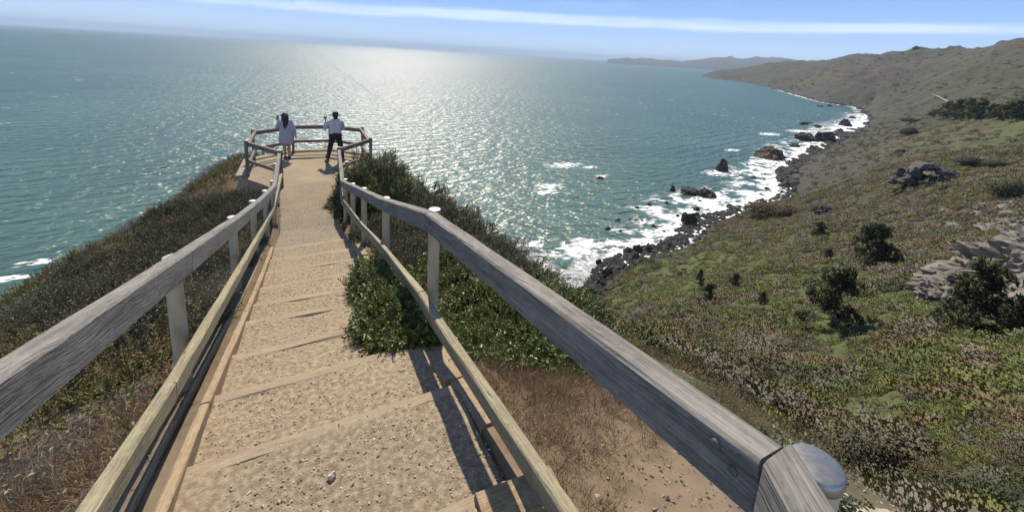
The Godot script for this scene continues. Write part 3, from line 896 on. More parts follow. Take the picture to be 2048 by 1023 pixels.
func grass_tuft(seed_: int, n: int, l: float) -> ArrayMesh:
	var r := RandomNumberGenerator.new(); r.seed = seed_
	var st := st_new(); st.set_smooth_group(-1)
	for i in n:
		var a := r.randf() * TAU
		var p := Vector3(cos(a), 0, sin(a)) * r.randf() * l * 0.5
		var d := Vector3(cos(a) * 0.5 + r.randf_range(-0.5, 0.5), 1.0, sin(a) * 0.5 + r.randf_range(-0.5, 0.5)).normalized()
		var s := d.cross(rdir_of(r)).normalized() * l * 0.012
		var m := p + d * l * 0.55 * r.randf_range(0.6, 1.2); var e := m + (d + Vector3(cos(a), -0.4, sin(a)) * 0.5).normalized() * l * 0.45
		var g := r.randf_range(0.7, 1.3)
		st.set_color(Color(g, g, g))
		tri(st, p - s, p + s, m); tri(st, m - s * 0.5, m + s * 0.5, e)
	st.generate_normals()
	return st.commit()

# ------------------------------------------------------------------ plants near the path
var sp := {}
func make_sprigs() -> void:
	sp.leafy = [sprig(1, 16, 0.16, 0.040, 0.0125, Color(1.4, 1.0, 0.8)), sprig(2, 15, 0.14, 0.036, 0.012, Color(1.4, 1.0, 0.8)), sprig(3, 20, 0.18, 0.030, 0.009, Color(1.4, 1.0, 0.8))]
	sp.needle = [sprig(4, 26, 0.17, 0.026, 0.005, Color(2.0, 1.4, 1.1)), sprig(5, 24, 0.15, 0.03, 0.006, Color(2.0, 1.4, 1.1))]
	sp.twig = [twigs(6, 9, 0.26, 0.0028, 1), twigs(7, 8, 0.30, 0.0032, 0), twigs(8, 10, 0.22, 0.0025, 2)]
	sp.clump = [clump(11, 260, 0.20), clump(12, 260, 0.22, 0.5), clump(13, 240, 0.19), clump(14, 280, 0.18, 1.2)]
	sp.fine_clump = [clump(15, 900, 0.10), clump(16, 900, 0.11, 0.6), clump(17, 900, 0.095, 1.2)]
	sp.grass = [grass_tuft(18, 18, 0.17), grass_tuft(19, 14, 0.22)]

func shrub(x: float, s: float, rad: Vector3, n: int, cols: Array, kind: String, label: String, group: String, seed_: int, twiggy := 0.0) -> void:
	# an individual shrub: stems from the root, shoots over a lumpy dome and through its inside
	rng.seed = seed_
	var y := land(x, -s) - 0.03
	var o := thing("shrub", Vector3(x, y, -s), label, "shrub", group)
	var st := st_new()
	for i in 9:
		var d := rdir(); d.y = absf(d.y) + 0.25; d = d.normalized()
		var e := Vector3(d.x * rad.x, d.y * rad.y, d.z * rad.z) * 0.85
		var m := e * 0.5 + Vector3(rng.randf_range(-0.06, 0.06), rng.randf_range(0, 0.08), rng.randf_range(-0.06, 0.06))
		var w := 0.013 * maxf(1.0, rad.y)
		for sg in [[Vector3.ZERO, m, w], [m, e, w * 0.6]]:
			var dd: Vector3 = (sg[1] - sg[0]).normalized()
			var a := dd.cross(Vector3(0.3, 0.1, 0.9)).normalized(); var b := dd.cross(a)
			for q in 4:
				var f0 := a * cos(q * PI / 2) + b * sin(q * PI / 2); var f1 := a * cos((q + 1) * PI / 2) + b * sin((q + 1) * PI / 2)
				tri(st, sg[0] + f0 * sg[2], sg[1] + f0 * sg[2] * 0.6, sg[0] + f1 * sg[2]); tri(st, sg[0] + f1 * sg[2], sg[1] + f0 * sg[2] * 0.6, sg[1] + f1 * sg[2] * 0.6)
	st.generate_normals()
	part(st.commit(), "stem", M.bark, o)
	var sets := [Copies.new(), Copies.new(), Copies.new()]
	var tw := Copies.new()
	var nz := noise(seed_, 1.3, 3)
	var variants: Array = sp[kind]
	var fine := 0.74 if kind == "leafy" else 1.0
	if kind == "leafy": n = int(n * 1.5)
	for i in n:
		var d := rdir(); d.y = absf(d.y) * 1.1 - 0.15; d = d.normalized()
		var lump := 1.0 + nz.get_noise_3dv(d * 1.5 + Vector3(x, 0, s)) * (0.75 if rad.y < 1.3 else 0.4)
		var k := lump * (rng.randf_range(0.88, 1.04) if i % 3 else rng.randf_range(0.45, 0.9))
		var p := Vector3(d.x * rad.x * k, d.y * rad.y * k, d.z * rad.z * k)
		var gy := land(p.x + x, p.z - s) - y
		if p.y < gy - 0.02: p.y = gy + rng.randf() * 0.08
		var dir := (d + Vector3(0, 0.45, 0) + rdir() * 0.55)
		var c: Color = cols[rng.randi() % cols.size()]
		if nz.get_noise_3dv(p * 1.2 + Vector3(40, 0, 0)) > 0.12: c = cols[0]
		var z := rng.randf_range(0.75, 1.3) * fine
		if rng.randf() < twiggy:
			tw.put(look(dir, rng.randf() * TAU).scaled(Vector3(z, z, z)), p, vary(Color(0.165, 0.145, 0.125), 0.35))
		else:
			sets[i % variants.size()].put(look(dir, rng.randf() * TAU).scaled(Vector3(z, z, z)), p, vary(c, 0.3))
	for k in variants.size():
		if sets[k].n: copies(sets[k], variants[k], M.leaf if kind == "leafy" else M.dull_leaf, "foliage", o).set_meta("kind", "stuff")
	if tw.n: copies(tw, sp.twig[0], M.twig, "twigs", o).set_meta("kind", "stuff")

func build_near_plants() -> void:
	var G := [Color(0.092, 0.120, 0.024), Color(0.070, 0.096, 0.024), Color(0.125, 0.140, 0.032)]
	var OL := [Color(0.075, 0.090, 0.026), Color(0.060, 0.068, 0.028), Color(0.095, 0.095, 0.035)]
	var DK := [Color(0.072, 0.074, 0.032), Color(0.098, 0.082, 0.045), Color(0.058, 0.064, 0.028)]
	var gp := "leafy green shrubs along the path"
	shrub(0.64, 3.25, Vector3(0.20, 0.20, 0.42), 1100, G, "leafy", "glossy green shrub spilling under the lower rail onto the steps", gp, 101)
	shrub(0.68, 4.25, Vector3(0.20, 0.20, 0.50), 1100, G, "leafy", "low green shrub crowding the path edge below the railing, behind the spilling one", gp, 102)
	shrub(1.75, 3.05, Vector3(0.72, 0.34, 0.62), 3600, G, "leafy", "wide dense green shrub just outside the railing above bare dry soil", gp, 103)
	shrub(2.5, 3.75, Vector3(0.6, 0.30, 0.62), 2600, [Color(0.085, 0.105, 0.024), Color(0.07, 0.085, 0.024), Color(0.11, 0.11, 0.035)], "leafy", "olive green shrub at the brink outside the railing", gp, 104)
	shrub(1.65, 4.5, Vector3(0.62, 0.36, 0.75), 2600, G, "leafy", "mid green shrub outside the railing between its second and third posts", gp, 105)
	shrub(1.9, 6.1, Vector3(0.8, 0.36, 0.8), 2200, OL, "needle", "low olive brown shrub of fine leaves outside the sloping railing", gp, 106, 0.3)
	shrub(2.8, 5.2, Vector3(0.65, 0.45, 0.7), 2200, OL, "needle", "grey olive shrub with bare twigs on the right-hand brink", gp, 107, 0.35)
	shrub(1.4, 7.7, Vector3(0.45, 0.4, 0.8), 1700, DK, "needle", "dark low shrub pressed against the foot of the railing", gp, 108, 0.15)
	shrub(2.2, 8.3, Vector3(0.8, 0.7, 0.9), 2600, DK, "needle", "dark bushy shrub below the tall one", gp, 109, 0.2)
	shrub(1.72, 10.9, Vector3(1.05, 1.58, 1.15), 7600, [Color(0.085, 0.105, 0.026), Color(0.06, 0.075, 0.022), Color(0.105, 0.115, 0.032)], "leafy", "tall rounded evergreen shrub standing above the railing next to the platform", gp, 110, 0.06)
	shrub(2.9, 10.2, Vector3(0.8, 1.25, 0.9), 3800, OL, "leafy", "big olive shrub on the slope beside the tall rounded one", gp, 111, 0.12)
	shrub(3.1, 8.9, Vector3(0.7, 1.0, 0.8), 2800, DK, "needle", "brown green shrub on the seaward brink", gp, 112, 0.3)
	shrub(3.1, 7.6, Vector3(0.6, 0.85, 0.7), 2400, OL, "leafy", "shrub with upright twigs against the sea", gp, 113, 0.2)
	shrub(3.1, 6.4, Vector3(0.55, 0.62, 0.65), 2000, OL, "needle", "thin grey shrub with bare twigs against the sea", gp, 114, 0.45)
	shrub(2.72, 1.08, Vector3(0.20, 0.20, 0.20), 420, [Color(0.19, 0.20, 0.14), Color(0.13, 0.15, 0.09), Color(0.10, 0.12, 0.06)], "leafy", "small pale grey green bush behind the capped corner post", "", 115)
	# left-hand slope: low dark mounds
	var lf := "low dark shrubs on the left-hand slope"
	var spots := [[-1.35, 4.6, 0.45, 0.40], [-1.9, 5.6, 0.6, 0.42], [-1.45, 7.0, 0.55, 0.42], [-2.5, 7.3, 0.7, 0.42], [-1.5, 8.9, 0.6, 0.5], [-2.3, 9.7, 0.75, 0.55], [-1.4, 10.8, 0.55, 0.5], [-2.6, 11.6, 0.7, 0.5], [-1.7, 12.5, 0.6, 0.45], [-3.5, 9.0, 0.7, 0.4], [-3.7, 11.0, 0.75, 0.4], [-2.9, 13.2, 0.6, 0.4]]
	for k in spots.size():
		var q = spots[k]
		shrub(q[0], q[1], Vector3(q[2], q[3] * 0.72, q[2] * 1.1), 1700, [DK[k % 3], DK[(k + 1) % 3], OL[k % 3]], "needle", "low dark twiggy mound of scrub between the left-hand railing and the drop", lf, 200 + k, 0.22)
	# unbroken ground cover of twigs and tiny leaves on the left, litter and dry grass on the right
	rng.seed = 900
	var tw := [Copies.new(), Copies.new(), Copies.new()]; var lv := [Copies.new(), Copies.new()]; var gr := [Copies.new(), Copies.new()]; var st := Copies.new()
	for i in 34000:
		var s := rng.randf_range(0.4, 20.5); var x := -0.85 - 9.0 * pow(rng.randf(), 0.9)
		
		if s > 12.5 and Vector2(x - 0.3, s - 15.1).length() < 2.5: continue
		var near := clampf((3.2 - s) / 2.0, 0, 1) * clampf((x + 3.0) / 1.2, 0, 1)
		var m := n_fine.get_noise_2d(x * 1.1 + 20.0, s * 1.1)
		var y := land(x, -s)
		var dir := Vector3(rng.randf_range(-0.6, 0.6), 1, rng.randf_range(-0.6, 0.6)) + rdir() * 0.4
		if rng.randf() < near * 0.8:
			gr[i % 2].put(look(dir, rng.randf() * TAU).scaled(Vector3.ONE * rng.randf_range(0.4, 1.0)), Vector3(x, y, -s), vary(Color(0.29, 0.205, 0.115), 0.35))
			continue
		var z := rng.randf_range(0.6, 1.25)
		var lift := rng.randf() * 0.10 + clampf(m + 0.1, 0, 0.5) * 0.22
		if m < 0.0 + rng.randf_range(-0.15, 0.15):
			tw[i % 3].put(look(dir, rng.randf() * TAU).scaled(Vector3.ONE * z), Vector3(x, y + lift * 0.5, -s), vary(Color(0.27, 0.24, 0.215), 0.4))
		else:
			var c := Color(0.130, 0.122, 0.040).lerp(Color(0.155, 0.110, 0.052), clampf(n_fine.get_noise_2d(x * 2.0, s * 2.0 + 60.0) * 3.0, 0, 1))
			lv[i % 2].put(look(dir, rng.randf() * TAU).scaled(Vector3.ONE * z * 1.2), Vector3(x, y + lift, -s), vary(c, 0.35))
	for i in 5200:
		var s := rng.randf_range(0.5, 3.4); var x := -0.82 - 2.8 * pow(rng.randf(), 1.2)
		if n_fine.get_noise_2d(x * 1.4, s * 1.4 + 7.0) < rng.randf_range(-0.5, 0.1): continue
		gr[i % 2].put(look(Vector3(rng.randf_range(-0.8, 0.8), 1, rng.randf_range(-0.8, 0.8)), rng.randf() * TAU).scaled(Vector3.ONE * rng.randf_range(0.5, 1.1)), Vector3(x, land(x, -s), -s), vary(Color(0.30, 0.205, 0.11), 0.35))
	for i in 24000:
		var s := rng.randf_range(-0.4, 5.5); var x := 0.95 + 3.1 * rng.randf()
		var y := land(x, -s)
		var m := n_fine.get_noise_2d(x * 2.0, s * 2.0 + 11.0)
		if m + rng.randf_range(-0.4, 0.4) > 0.1:
			gr[i % 2].put(look(Vector3(rng.randf_range(-0.7, 0.7), 1, rng.randf_range(-0.7, 0.7)), rng.randf() * TAU).scaled(Vector3.ONE * rng.randf_range(0.3, 0.75)), Vector3(x, y, -s), vary(Color(0.24, 0.17, 0.098), 0.45))
		elif rng.randf() < 0.55:
			var z := 0.004 + 0.015 * pow(rng.randf(), 4.0)
			st.put(look(rdir(), 0).scaled(Vector3(z, z * 0.7, z)), Vector3(x, y + z * 0.2, -s), vary(Color(0.22, 0.16, 0.105), 0.45))
	for k in 3: tag(copies(tw[k], sp.twig[k], M.twig, "dry_twigs", self), "grey bare twigs of the low scrub left of the railing", "twigs", "", "stuff")
	for k in 2:
		tag(copies(lv[k], sp.needle[k], M.dull_leaf, "low_scrub", self), "olive ground hugging scrub left of the railing", "ground cover", "", "stuff")
		tag(copies(gr[k], sp.grass[k], M.twig, "dry_grass", self), "wisps of dry brown grass beside the path", "grass", "", "stuff")
	tag(copies(st, pebble(6), M.stone, "earth_clods", self), "crumbs of dry earth on the bank right of the railing", "soil", "", "stuff")
	# pale lichened rock at the brink by the corner post
	var rk := thing("rock", Vector3(3.05, land(3.05, -0.6), -0.6), "pale lichen covered rock at the brink behind the capped corner post", "rock")
	part(rock_mesh(55, 4, 0.4, Color(0.36, 0.33, 0.25)), "stone", M.rock, rk, Transform3D(Basis().scaled(Vector3(0.34, 0.16, 0.40)), Vector3(0, -0.04, 0)))

# ------------------------------------------------------------------ hillside vegetation
func build_scrub() -> void:
	rng.seed = 1234
	var near := [Copies.new(), Copies.new(), Copies.new()]
	var far := [Copies.new(), Copies.new(), Copies.new(), Copies.new()]
	var grow := func(x: float, z: float, r: float, size: float) -> void:
		var y := land(x, z)
		if last_shore < 10.0 or y < 1.6: return
		var c := land_color(x, z, y, last_shore)
		var grn := c.g - c.r
		var k := clampf(0.45 + n_mid.get_noise_2d(x * 2.6 + 70.0, z * 2.6) * 1.3 + rng.randf_range(-0.25, 0.25), 0, 1)
		if grn > 0.012 and r > 60.0 and rng.randf() < 0.55: return      # open grass
		if grn > 0.012 and rng.randf() < 0.75:
			size *= 0.75
			c = c.lerp(Color(0.085, 0.095, 0.026), 0.45)
		elif k < 0.24: c = Color(0.098, 0.088, 0.074) if r < 450.0 else c
		elif k < 0.40: c = Color(0.10, 0.072, 0.044) if r < 450.0 else c
		elif k < 0.74: c = c.lerp(Color(0.078, 0.082, 0.022), 0.8)
		elif k < 0.86: c = Color(0.068, 0.075, 0.055)
		c = vary(c * 1.35, 0.30)
		var b := Basis(Vector3.UP, rng.randf() * TAU).scaled(Vector3(size * rng.randf_range(0.8, 1.25), size * rng.randf_range(0.65, 1.15), size * rng.randf_range(0.8, 1.25)))
		if r < 42.0: near[rng.randi() % 3].put(b, Vector3(x, y - size * 0.1, z), c)
		else: far[rng.randi() % 4].put(b, Vector3(x, y - size * 0.1, z), c)
	# equal-area draws ring by ring
	for ring in [[4.2, 42.0, 4600, 0.26, 0.85], [42.0, 110.0, 14000, 0.36, 1.25], [110.0, 210.0, 22000, 0.42, 1.5], [210.0, 420.0, 28000, 0.5, 1.8], [420.0, 1100.0, 12000, 0.8, 2.6], [1100.0, 3600.0, 6000, 2.0, 6.0]]:
		for i in ring[2]:
			var r := sqrt(lerpf(ring[0] * ring[0], ring[1] * ring[1], rng.randf()))
			var p := deg_to_rad(rng.randf_range(34.0, 84.0))
			var x := sin(p) * r; var z := -cos(p) * r
			if r < 9.0 and x < 3.5: continue
			var dens := n_fine.get_noise_2d(x * 0.22 + 33.0, z * 0.22)
			if dens < rng.randf_range(-0.7, -0.05): continue
			grow.call(x, z, r, lerpf(ring[3] * 0.8, ring[4] * 1.3, pow(rng.randf(), 1.8)) * (1.0 + dens * 0.5))
	for k in 3: tag(copies(near[k], sp.fine_clump[k], M.dull_leaf, "hillside_scrub", self), "dense mixed scrub on the slope below the railing", "scrub", "", "stuff")
	for k in 4: tag(copies(far[k], sp.clump[k], M.dull_leaf, "hillside_scrub", self), "rolling mixed scrub over the far hillside", "scrub", "", "stuff")

func tree(u: float, v: float, tall_px: float, wide_px: float, label: String, group: String, seed_: int, lean := 0.0, called := "cypress_tree", category := "tree") -> void:
	# a wind-bent evergreen: trunk and limbs, foliage tufts round the limb ends
	rng.seed = seed_
	var at := px_ground(u, v)
	var dist := at.distance_to(Vector3(0, EYE, 0))
	var H := tall_px / FOC * dist * 0.97; var W := wide_px / FOC * dist * 0.97
	var o := thing(called, at - Vector3(0, 0.15, 0), label, category, group)
	var st := st_new()
	var cp := Copies.new()
	var limb := func(a: Vector3, b: Vector3, ra: float, rb: float) -> void:
		var dd := (b - a).normalized(); var p := dd.cross(Vector3(0.3, 0.2, 0.9)).normalized(); var q := dd.cross(p)
		for k in 5:
			var f0 := p * cos(k * TAU / 5) + q * sin(k * TAU / 5); var f1 := p * cos((k + 1) * TAU / 5) + q * sin((k + 1) * TAU / 5)
			tri(st, a + f0 * ra, b + f0 * rb, a + f1 * ra); tri(st, a + f1 * ra, b + f0 * rb, b + f1 * rb)
	var top := Vector3(lean * W, H * 0.93, 0)
	var prev := Vector3.ZERO
	for k in 4:
		var nx := top * ((k + 1) / 4.0) + Vector3(rng.randf_range(-1, 1), 0, rng.randf_range(-1, 1)) * W * 0.04
		limb.call(prev, nx, H * 0.035 * (1.0 - k * 0.23), H * 0.035 * (0.77 - k * 0.23)); prev = nx
	var nl := 34
	for k in nl:
		var t := lerpf(0.06, 0.97, (k + rng.randf()) / nl)
		var base := top * t * 0.97
		var a := rng.randf() * TAU
		var reach := W * 0.5 * (1.05 - 0.75 * pow(t, 1.4)) * rng.randf_range(0.35, 1.2)
		var e := base + Vector3(cos(a) * reach + lean * reach * 0.5, H * rng.randf_range(0.02, 0.14), sin(a) * reach)
		limb.call(base, e, H * 0.011, H * 0.004)
		for j in 9:
			var f := rng.randf_range(0.3, 1.08)
			var p := base.lerp(e, f) + rdir() * W * 0.06
			var z := W * rng.randf_range(0.03, 0.07)
			cp.put(look(e - base + Vector3(0, reach * 0.8, 0) + rdir() * reach * 0.4, rng.randf() * TAU).scaled(Vector3(z, z * 1.3, z)), p, vary(Color(0.058, 0.07, 0.032), 0.45))
	for k in 14:
		var z := W * rng.randf_range(0.06, 0.1)
		cp.put(Basis().scaled(Vector3(z, z * 1.4, z)), top + rdir() * W * 0.05, vary(Color(0.05, 0.062, 0.027), 0.45))
	st.generate_normals()
	part(st.commit(), "trunk", M.bark, o)
	copies(cp, sp.tuft, M.dull_leaf, "crown", o).set_meta("kind", "stuff")

func bush(u: float, v: float, tall_px: float, wide_px: float, label: String, group: String, seed_: int, col: Color) -> void:
	rng.seed = seed_
	var at := px_ground(u, v)
	var dist := at.distance_to(Vector3(0, EYE, 0))
	var H := tall_px / FOC * dist; var W := wide_px / FOC * dist
	var o := thing("bush", at - Vector3(0, 0.1, 0), label, "bush", group)
	var cp := Copies.new()
	for k in 16:
		var d := rdir(); d.y = absf(d.y)
		var z := rng.randf_range(0.22, 0.4)
		cp.put(Basis(Vector3.UP, rng.randf() * TAU).scaled(Vector3(W * z, H * z * 1.25, W * z)), Vector3(d.x * W * 0.3, d.y * H * 0.48, d.z * W * 0.3), vary(col, 0.3))
	copies(cp, sp.fine_clump[0], M.dull_leaf, "foliage", o).set_meta("kind", "stuff")
	var st := st_new()
	for k in 5:
		var d := rdir(); d.y = absf(d.y) + 0.3
		var e := Vector3(d.x * W * 0.3, d.y * H * 0.4, d.z * W * 0.3); var a := e.cross(Vector3(0.2, 0.1, 0.9)).normalized() * H * 0.03; var b := e.cross(a).normalized() * H * 0.03
		tri(st, a, e, b); tri(st, b, e, -a); tri(st, -a, e, a)
	st.generate_normals()
	part(st.commit(), "stem", M.bark, o)

func build_trees() -> void:
	sp.tuft = clump(91, 60, 0.42, 0.8)
	var g := "dark evergreens on the hillside"
	tree(1665, 652, 100, 96, "ragged dark cypress standing alone on the green bench", g, 301, -0.10)
	tree(1935, 660, 98, 96, "dark cypress in front of the pale rock outcrop", g, 302, 0.12)
	tree(2020, 672, 46, 76, "low spreading evergreen next to the cypress by the rock outcrop", g, 303, 0.2)
	tree(1742, 526, 66, 74, "dark round-topped cypress halfway down to the shore", g, 304, -0.05)
	tree(1414, 610, 42, 38, "small conical evergreen on the bluff above the boulder beach", g, 305)
	tree(1468, 575, 28, 28, "little evergreen behind the small conical one on the bluff", g, 306)
	tree(1523, 608, 24, 22, "tiny bushy evergreen right of the small conical one", g, 307)
	tree(1398, 568, 30, 22, "thin dark evergreen left of the little one on the bluff", g, 308)
	tree(1636, 472, 26, 26, "small grey green tree in the hollow above the shore", g, 309)
	tree(1655, 520, 20, 22, "small dark tree below the grey green one in the hollow", g, 310)
	bush(1528, 434, 34, 50, "large round brown bush at the top of the beach", "", 321, Color(0.075, 0.066, 0.036))
	bush(1572, 432, 26, 40, "smaller brown bush next to the large round one above the beach", "", 322, Color(0.085, 0.065, 0.045))
	var dk := Color(0.026, 0.032, 0.020)
	bush(1820, 271, 16, 20, "round black-green bush alone on the olive slope", "", 324, dk)
	bush(1803, 307, 9, 13, "small dark bush below the round one on the olive slope", "", 325, dk)
	bush(1940, 330, 15, 30, "dark bush on the grass above the cave", "", 326, dk)
	bush(1993, 334, 13, 26, "dark bush right of the one above the cave", "", 327, dk)
	bush(2022, 389, 26, 40, "dull green bush on the grass below the two dark ones", "", 328, Color(0.045, 0.055, 0.025))
	bush(1828, 244, 7, 30, "flat dark bush on the slope by the far trees", "", 329, dk)
	bush(1634, 426, 16, 14, "small black-green bush over the beach near the dark rocks", "", 330, dk)
	bush(1790, 950, 80, 120, "large dusky grey brown bush on the slope behind the corner post", "", 331, Color(0.105, 0.095, 0.065))
	# the wood round the farmstead
	var w := "trees around the farmstead"
	var list := [[1893, 236, 24, 26], [1912, 238, 28, 30], [1934, 240, 30, 30], [1953, 239, 26, 26], [1985, 236, 18, 28], [2008, 240, 20, 34], [2034, 240, 26, 34], [2046, 228, 24, 30], [2012, 228, 16, 26], [1960, 230, 22, 24], [1870, 233, 10, 18]]
	for k in list.size():
		tree(list[k][0], list[k][1], list[k][2], list[k][3], "dark tree in the wood round the white farm shed", w, 340 + k)
	var s := "trees along the skyline ridge"
	var sk := [[1748, 103, 6, 14], [1778, 103, 5, 12], [1800, 101, 5, 14], [1832, 98, 4, 10], [1960, 84, 7, 18], [1980, 82, 8, 20], [2000, 80, 6, 14], [2022, 78, 5, 12]]
	for k in sk.size():
		tree(sk[k][0], sk[k][1], sk[k][2], sk[k][3], "tiny dark tree on the skyline of the ridge", s, 360 + k)

# ------------------------------------------------------------------ shore: rocks, boulders, surf
func place_rock(u: float, v: float, wpx: float, hpx: float, label: String, group: String, col: Color, seed_: int, on_land := false) -> void:
	rng.seed = seed_
	var at := px_ground(u, v) if on_land else px_sea(u, v)
	var dist := at.distance_to(Vector3(0, EYE, 0))
	var W := wpx / FOC * dist * 0.43; var H := hpx / FOC * dist * 0.62
	var o := part(rock_mesh(seed_, 3, 0.42, col), "sea_rock" if not on_land else "rock", M.rock, self, Transform3D(Basis(Vector3.UP, rng.randf() * TAU).scaled(Vector3(W * 1.1, H, W * 0.95)), at + Vector3(0, H * 0.05, 0)))
	tag(o, label, "rock", group)

func build_shore() -> void:
	var dk := Color(0.030, 0.028, 0.027)
	place_rock(1535, 314, 60, 26, "largest sea rock, a smooth brown dome ringed by foam", "", Color(0.085, 0.060, 0.045), 520)
	place_rock(1446, 341, 30, 34, "pointed dark sea stack standing in foam off the brown dome", "", Color(0.045, 0.036, 0.032), 502)
	place_rock(1610, 279, 44, 16, "low long dark sea rock beyond the brown dome", "", dk, 503)
	place_rock(1648, 282, 36, 24, "jagged black rock at the tide edge beyond the long low one", "", dk, 504)
	place_rock(1691, 251, 26, 18, "dark block of rock in the far white cove", "", dk, 505)
	place_rock(1345, 381, 13, 18, "small upright black rock at the left end of the rock row", "", dk, 506)
	place_rock(1380, 386, 40, 20, "black rock in the surf next to the small upright one", "", dk, 507)
	place_rock(1416, 390, 42, 20, "black broken rock at the shoreward end of the rock row", "", dk, 508)
	place_rock(1201, 357, 15, 7, "lone low rock awash far off the beach", "", Color(0.05, 0.042, 0.036), 509)
	place_rock(1376, 446, 34, 32, "big black boulder at the corner of the beach", "", dk, 510)
	place_rock(1199, 526, 16, 18, "dark boulder standing in the nearest surf", "", dk, 511)
	place_rock(1157, 582, 15, 14, "dark boulder half awash at the foot of the cliff", "", dk, 512)
	var awash := [[1588, 292, 18, 10], [1630, 300, 22, 14], [1607, 248, 22, 7], [1636, 254, 16, 6], [1300, 410, 13, 7], [1275, 416, 11, 6], [1334, 406, 9, 6], [1236, 441, 13, 6], [1215, 458, 13, 7], [1308, 453, 9, 6], [1241, 462, 9, 5], [1272, 440, 7, 4], [1260, 438, 7, 4], [1284, 441, 7, 4], [1328, 463, 8, 5], [1355, 432, 9, 6], [1400, 402, 9, 5], [1508, 355, 10, 5], [1535, 378, 12, 6], [1560, 363, 14, 8], [1575, 372, 14, 8], [1222, 575, 9, 6], [1232, 556, 9, 6], [1640, 213, 12, 4], [1660, 212, 10, 4], [1705, 236, 12, 5], [1620, 246, 9, 4], [1665, 270, 16, 8], [1250, 540, 10, 6], [1170, 574, 8, 6], [1660, 288, 18, 9], [1680, 262, 14, 6]]
	for k in awash.size():
		place_rock(awash[k][0], awash[k][1], awash[k][2], awash[k][3], "small black rock awash in the white surf", "small rocks awash in the surf", dk, 540 + k)
	var beach := [[1212, 552, 26, 18], [1200, 566, 26, 16], [1190, 584, 26, 18], [1212, 596, 28, 16], [1232, 578, 20, 14], [1256, 506, 18, 14], [1276, 502, 18, 14], [1296, 500, 18, 14], [1318, 498, 16, 10], [1342, 494, 14, 10], [1226, 560, 18, 12], [1246, 536, 18, 12], [1180, 596, 18, 12], [1268, 516, 16, 12], [1220, 540, 14, 10], [1390, 432, 14, 10], [1395, 420, 12, 8]]
	for k in beach.size():
		place_rock(beach[k][0], beach[k][1], beach[k][2] * 1.25, beach[k][3] * 1.3, "large black boulder on the stony beach", "large boulders on the beach", dk, 600 + k)
	# outcrops on land
	place_rock(1662, 424, 48, 18, "low dark rocks in the grass above the beach", "", Color(0.03, 0.032, 0.034), 650, true)
	place_rock(1570, 170, 10, 3, "rock at the foot of the far headland", "", dk, 651)
	var out := thing("rock_outcrop", px_ground(1900, 585), "pale grey jagged rock outcrop sloping up behind the dark cypress", "rock outcrop")
	rng.seed = 66
	var lo3 := px_ground(1815, 594); var hi3 := px_ground(2075, 560)
	var along := (hi3 - lo3); along.y = 0.0; var ang := atan2(-along.z, along.x)
	for q in [[0.28, 5.0, 1.8], [0.52, 7.5, 3.2], [0.78, 9.5, 4.8], [1.03, 11.0, 6.4]]:
		var pc := lo3.lerp(hi3, q[0]); pc.y = land(pc.x, pc.z)
		part(rock_mesh(690 + int(q[1]), 4, 0.55, Color(0.215, 0.195, 0.168)), "rock", M.rock, out, Transform3D(Basis(Vector3.UP, ang) * Basis(Vector3(0, 0, 1), 0.22) * Basis().scaled(Vector3(q[1], q[2], q[1] * 0.7)), pc - out.position + Vector3(0, q[2] * 0.1, 0)))
	for k in 60:
		var t := sqrt(rng.randf())
		var p := px_ground(lerpf(1830, 2075, t), lerpf(596, 592, t) - rng.randf() * lerpf(8.0, 118.0, t))
		var z := rng.randf_range(1.8, 4.4) * lerpf(0.7, 1.3, t)
		var pale := Color(0.225, 0.205, 0.178).lerp(Color(0.16, 0.15, 0.135), rng.randf())
		part(rock_mesh(700 + k, 3, 0.6, pale), "rock", M.rock, out, Transform3D(Basis(Vector3(0.2, 0.1, 1).normalized(), 0.5 + rng.randf_range(-0.3, 0.3)).scaled(Vector3(z * 1.6, z * 0.6, z)), p - out.position))
	var scree := thing("rock_outcrop", px_ground(1930, 440), "broken grey rock face above the pale outcrop", "rock outcrop")
	for k in 26:
		var p := px_ground(rng.randf_range(1880, 2048), rng.randf_range(405, 468))
		var z := rng.randf_range(0.9, 3.0)
		part(rock_mesh(740 + k, 2, 0.5, Color(0.165, 0.155, 0.145) * rng.randf_range(0.8, 1.25)), "rock", M.rock, scree, Transform3D(Basis(Vector3.UP, rng.randf() * TAU).scaled(Vector3(z * 1.3, z * 0.55, z)), p - scree.position))
	# knoll with a dark cave: rocks heaped round a real hollow
	var cave := thing("rock_knoll", px_ground(1852, 368), "grey rock knoll with a dark cave mouth in the slope", "rock")
	var dist := cave.position.distance_to(Vector3(0, EYE, 0)); var m := dist / FOC * 0.52
	var side := Vector3(cave.position.z, 0, -cave.position.x).normalized() * -1.0; var back := Vector3(cave.position.x, 0, cave.position.z).normalized()
	for q in [[-34, 4, 2, 15, 16], [-26, 20, 6, 16, 15], [-10, 33, 10, 17, 12], [9, 35, 10, 18, 13], [27, 30, 8, 17, 14], [38, 16, 4, 18, 17], [46, 3, -2, 16, 12], [-46, -2, -2, 15, 10], [0, 10, 84, 60, 40], [44, 16, 34, 28, 26], [-42, 8, 34, 28, 24], [22, 4, 4, 10, 14], [60, 6, 8, 22, 16], [-62, -4, 8, 20, 12]]:
		part(rock_mesh(780 + int(q[0]) + int(q[3]), 2, 0.45, Color(0.092, 0.082, 0.072) * rng.randf_range(0.8, 1.2)), "rock", M.rock, cave, Transform3D(Basis(Vector3.UP, rng.randf() * TAU).scaled(Vector3(q[3], q[4], q[3]) * m), (side * q[0] + back * q[2]) * m + Vector3(0, q[1] * m * 1.35, 0)))
	# countless smaller stones along the water's edge
	rng.seed = 70
	var cp := [Copies.new(), Copies.new()]
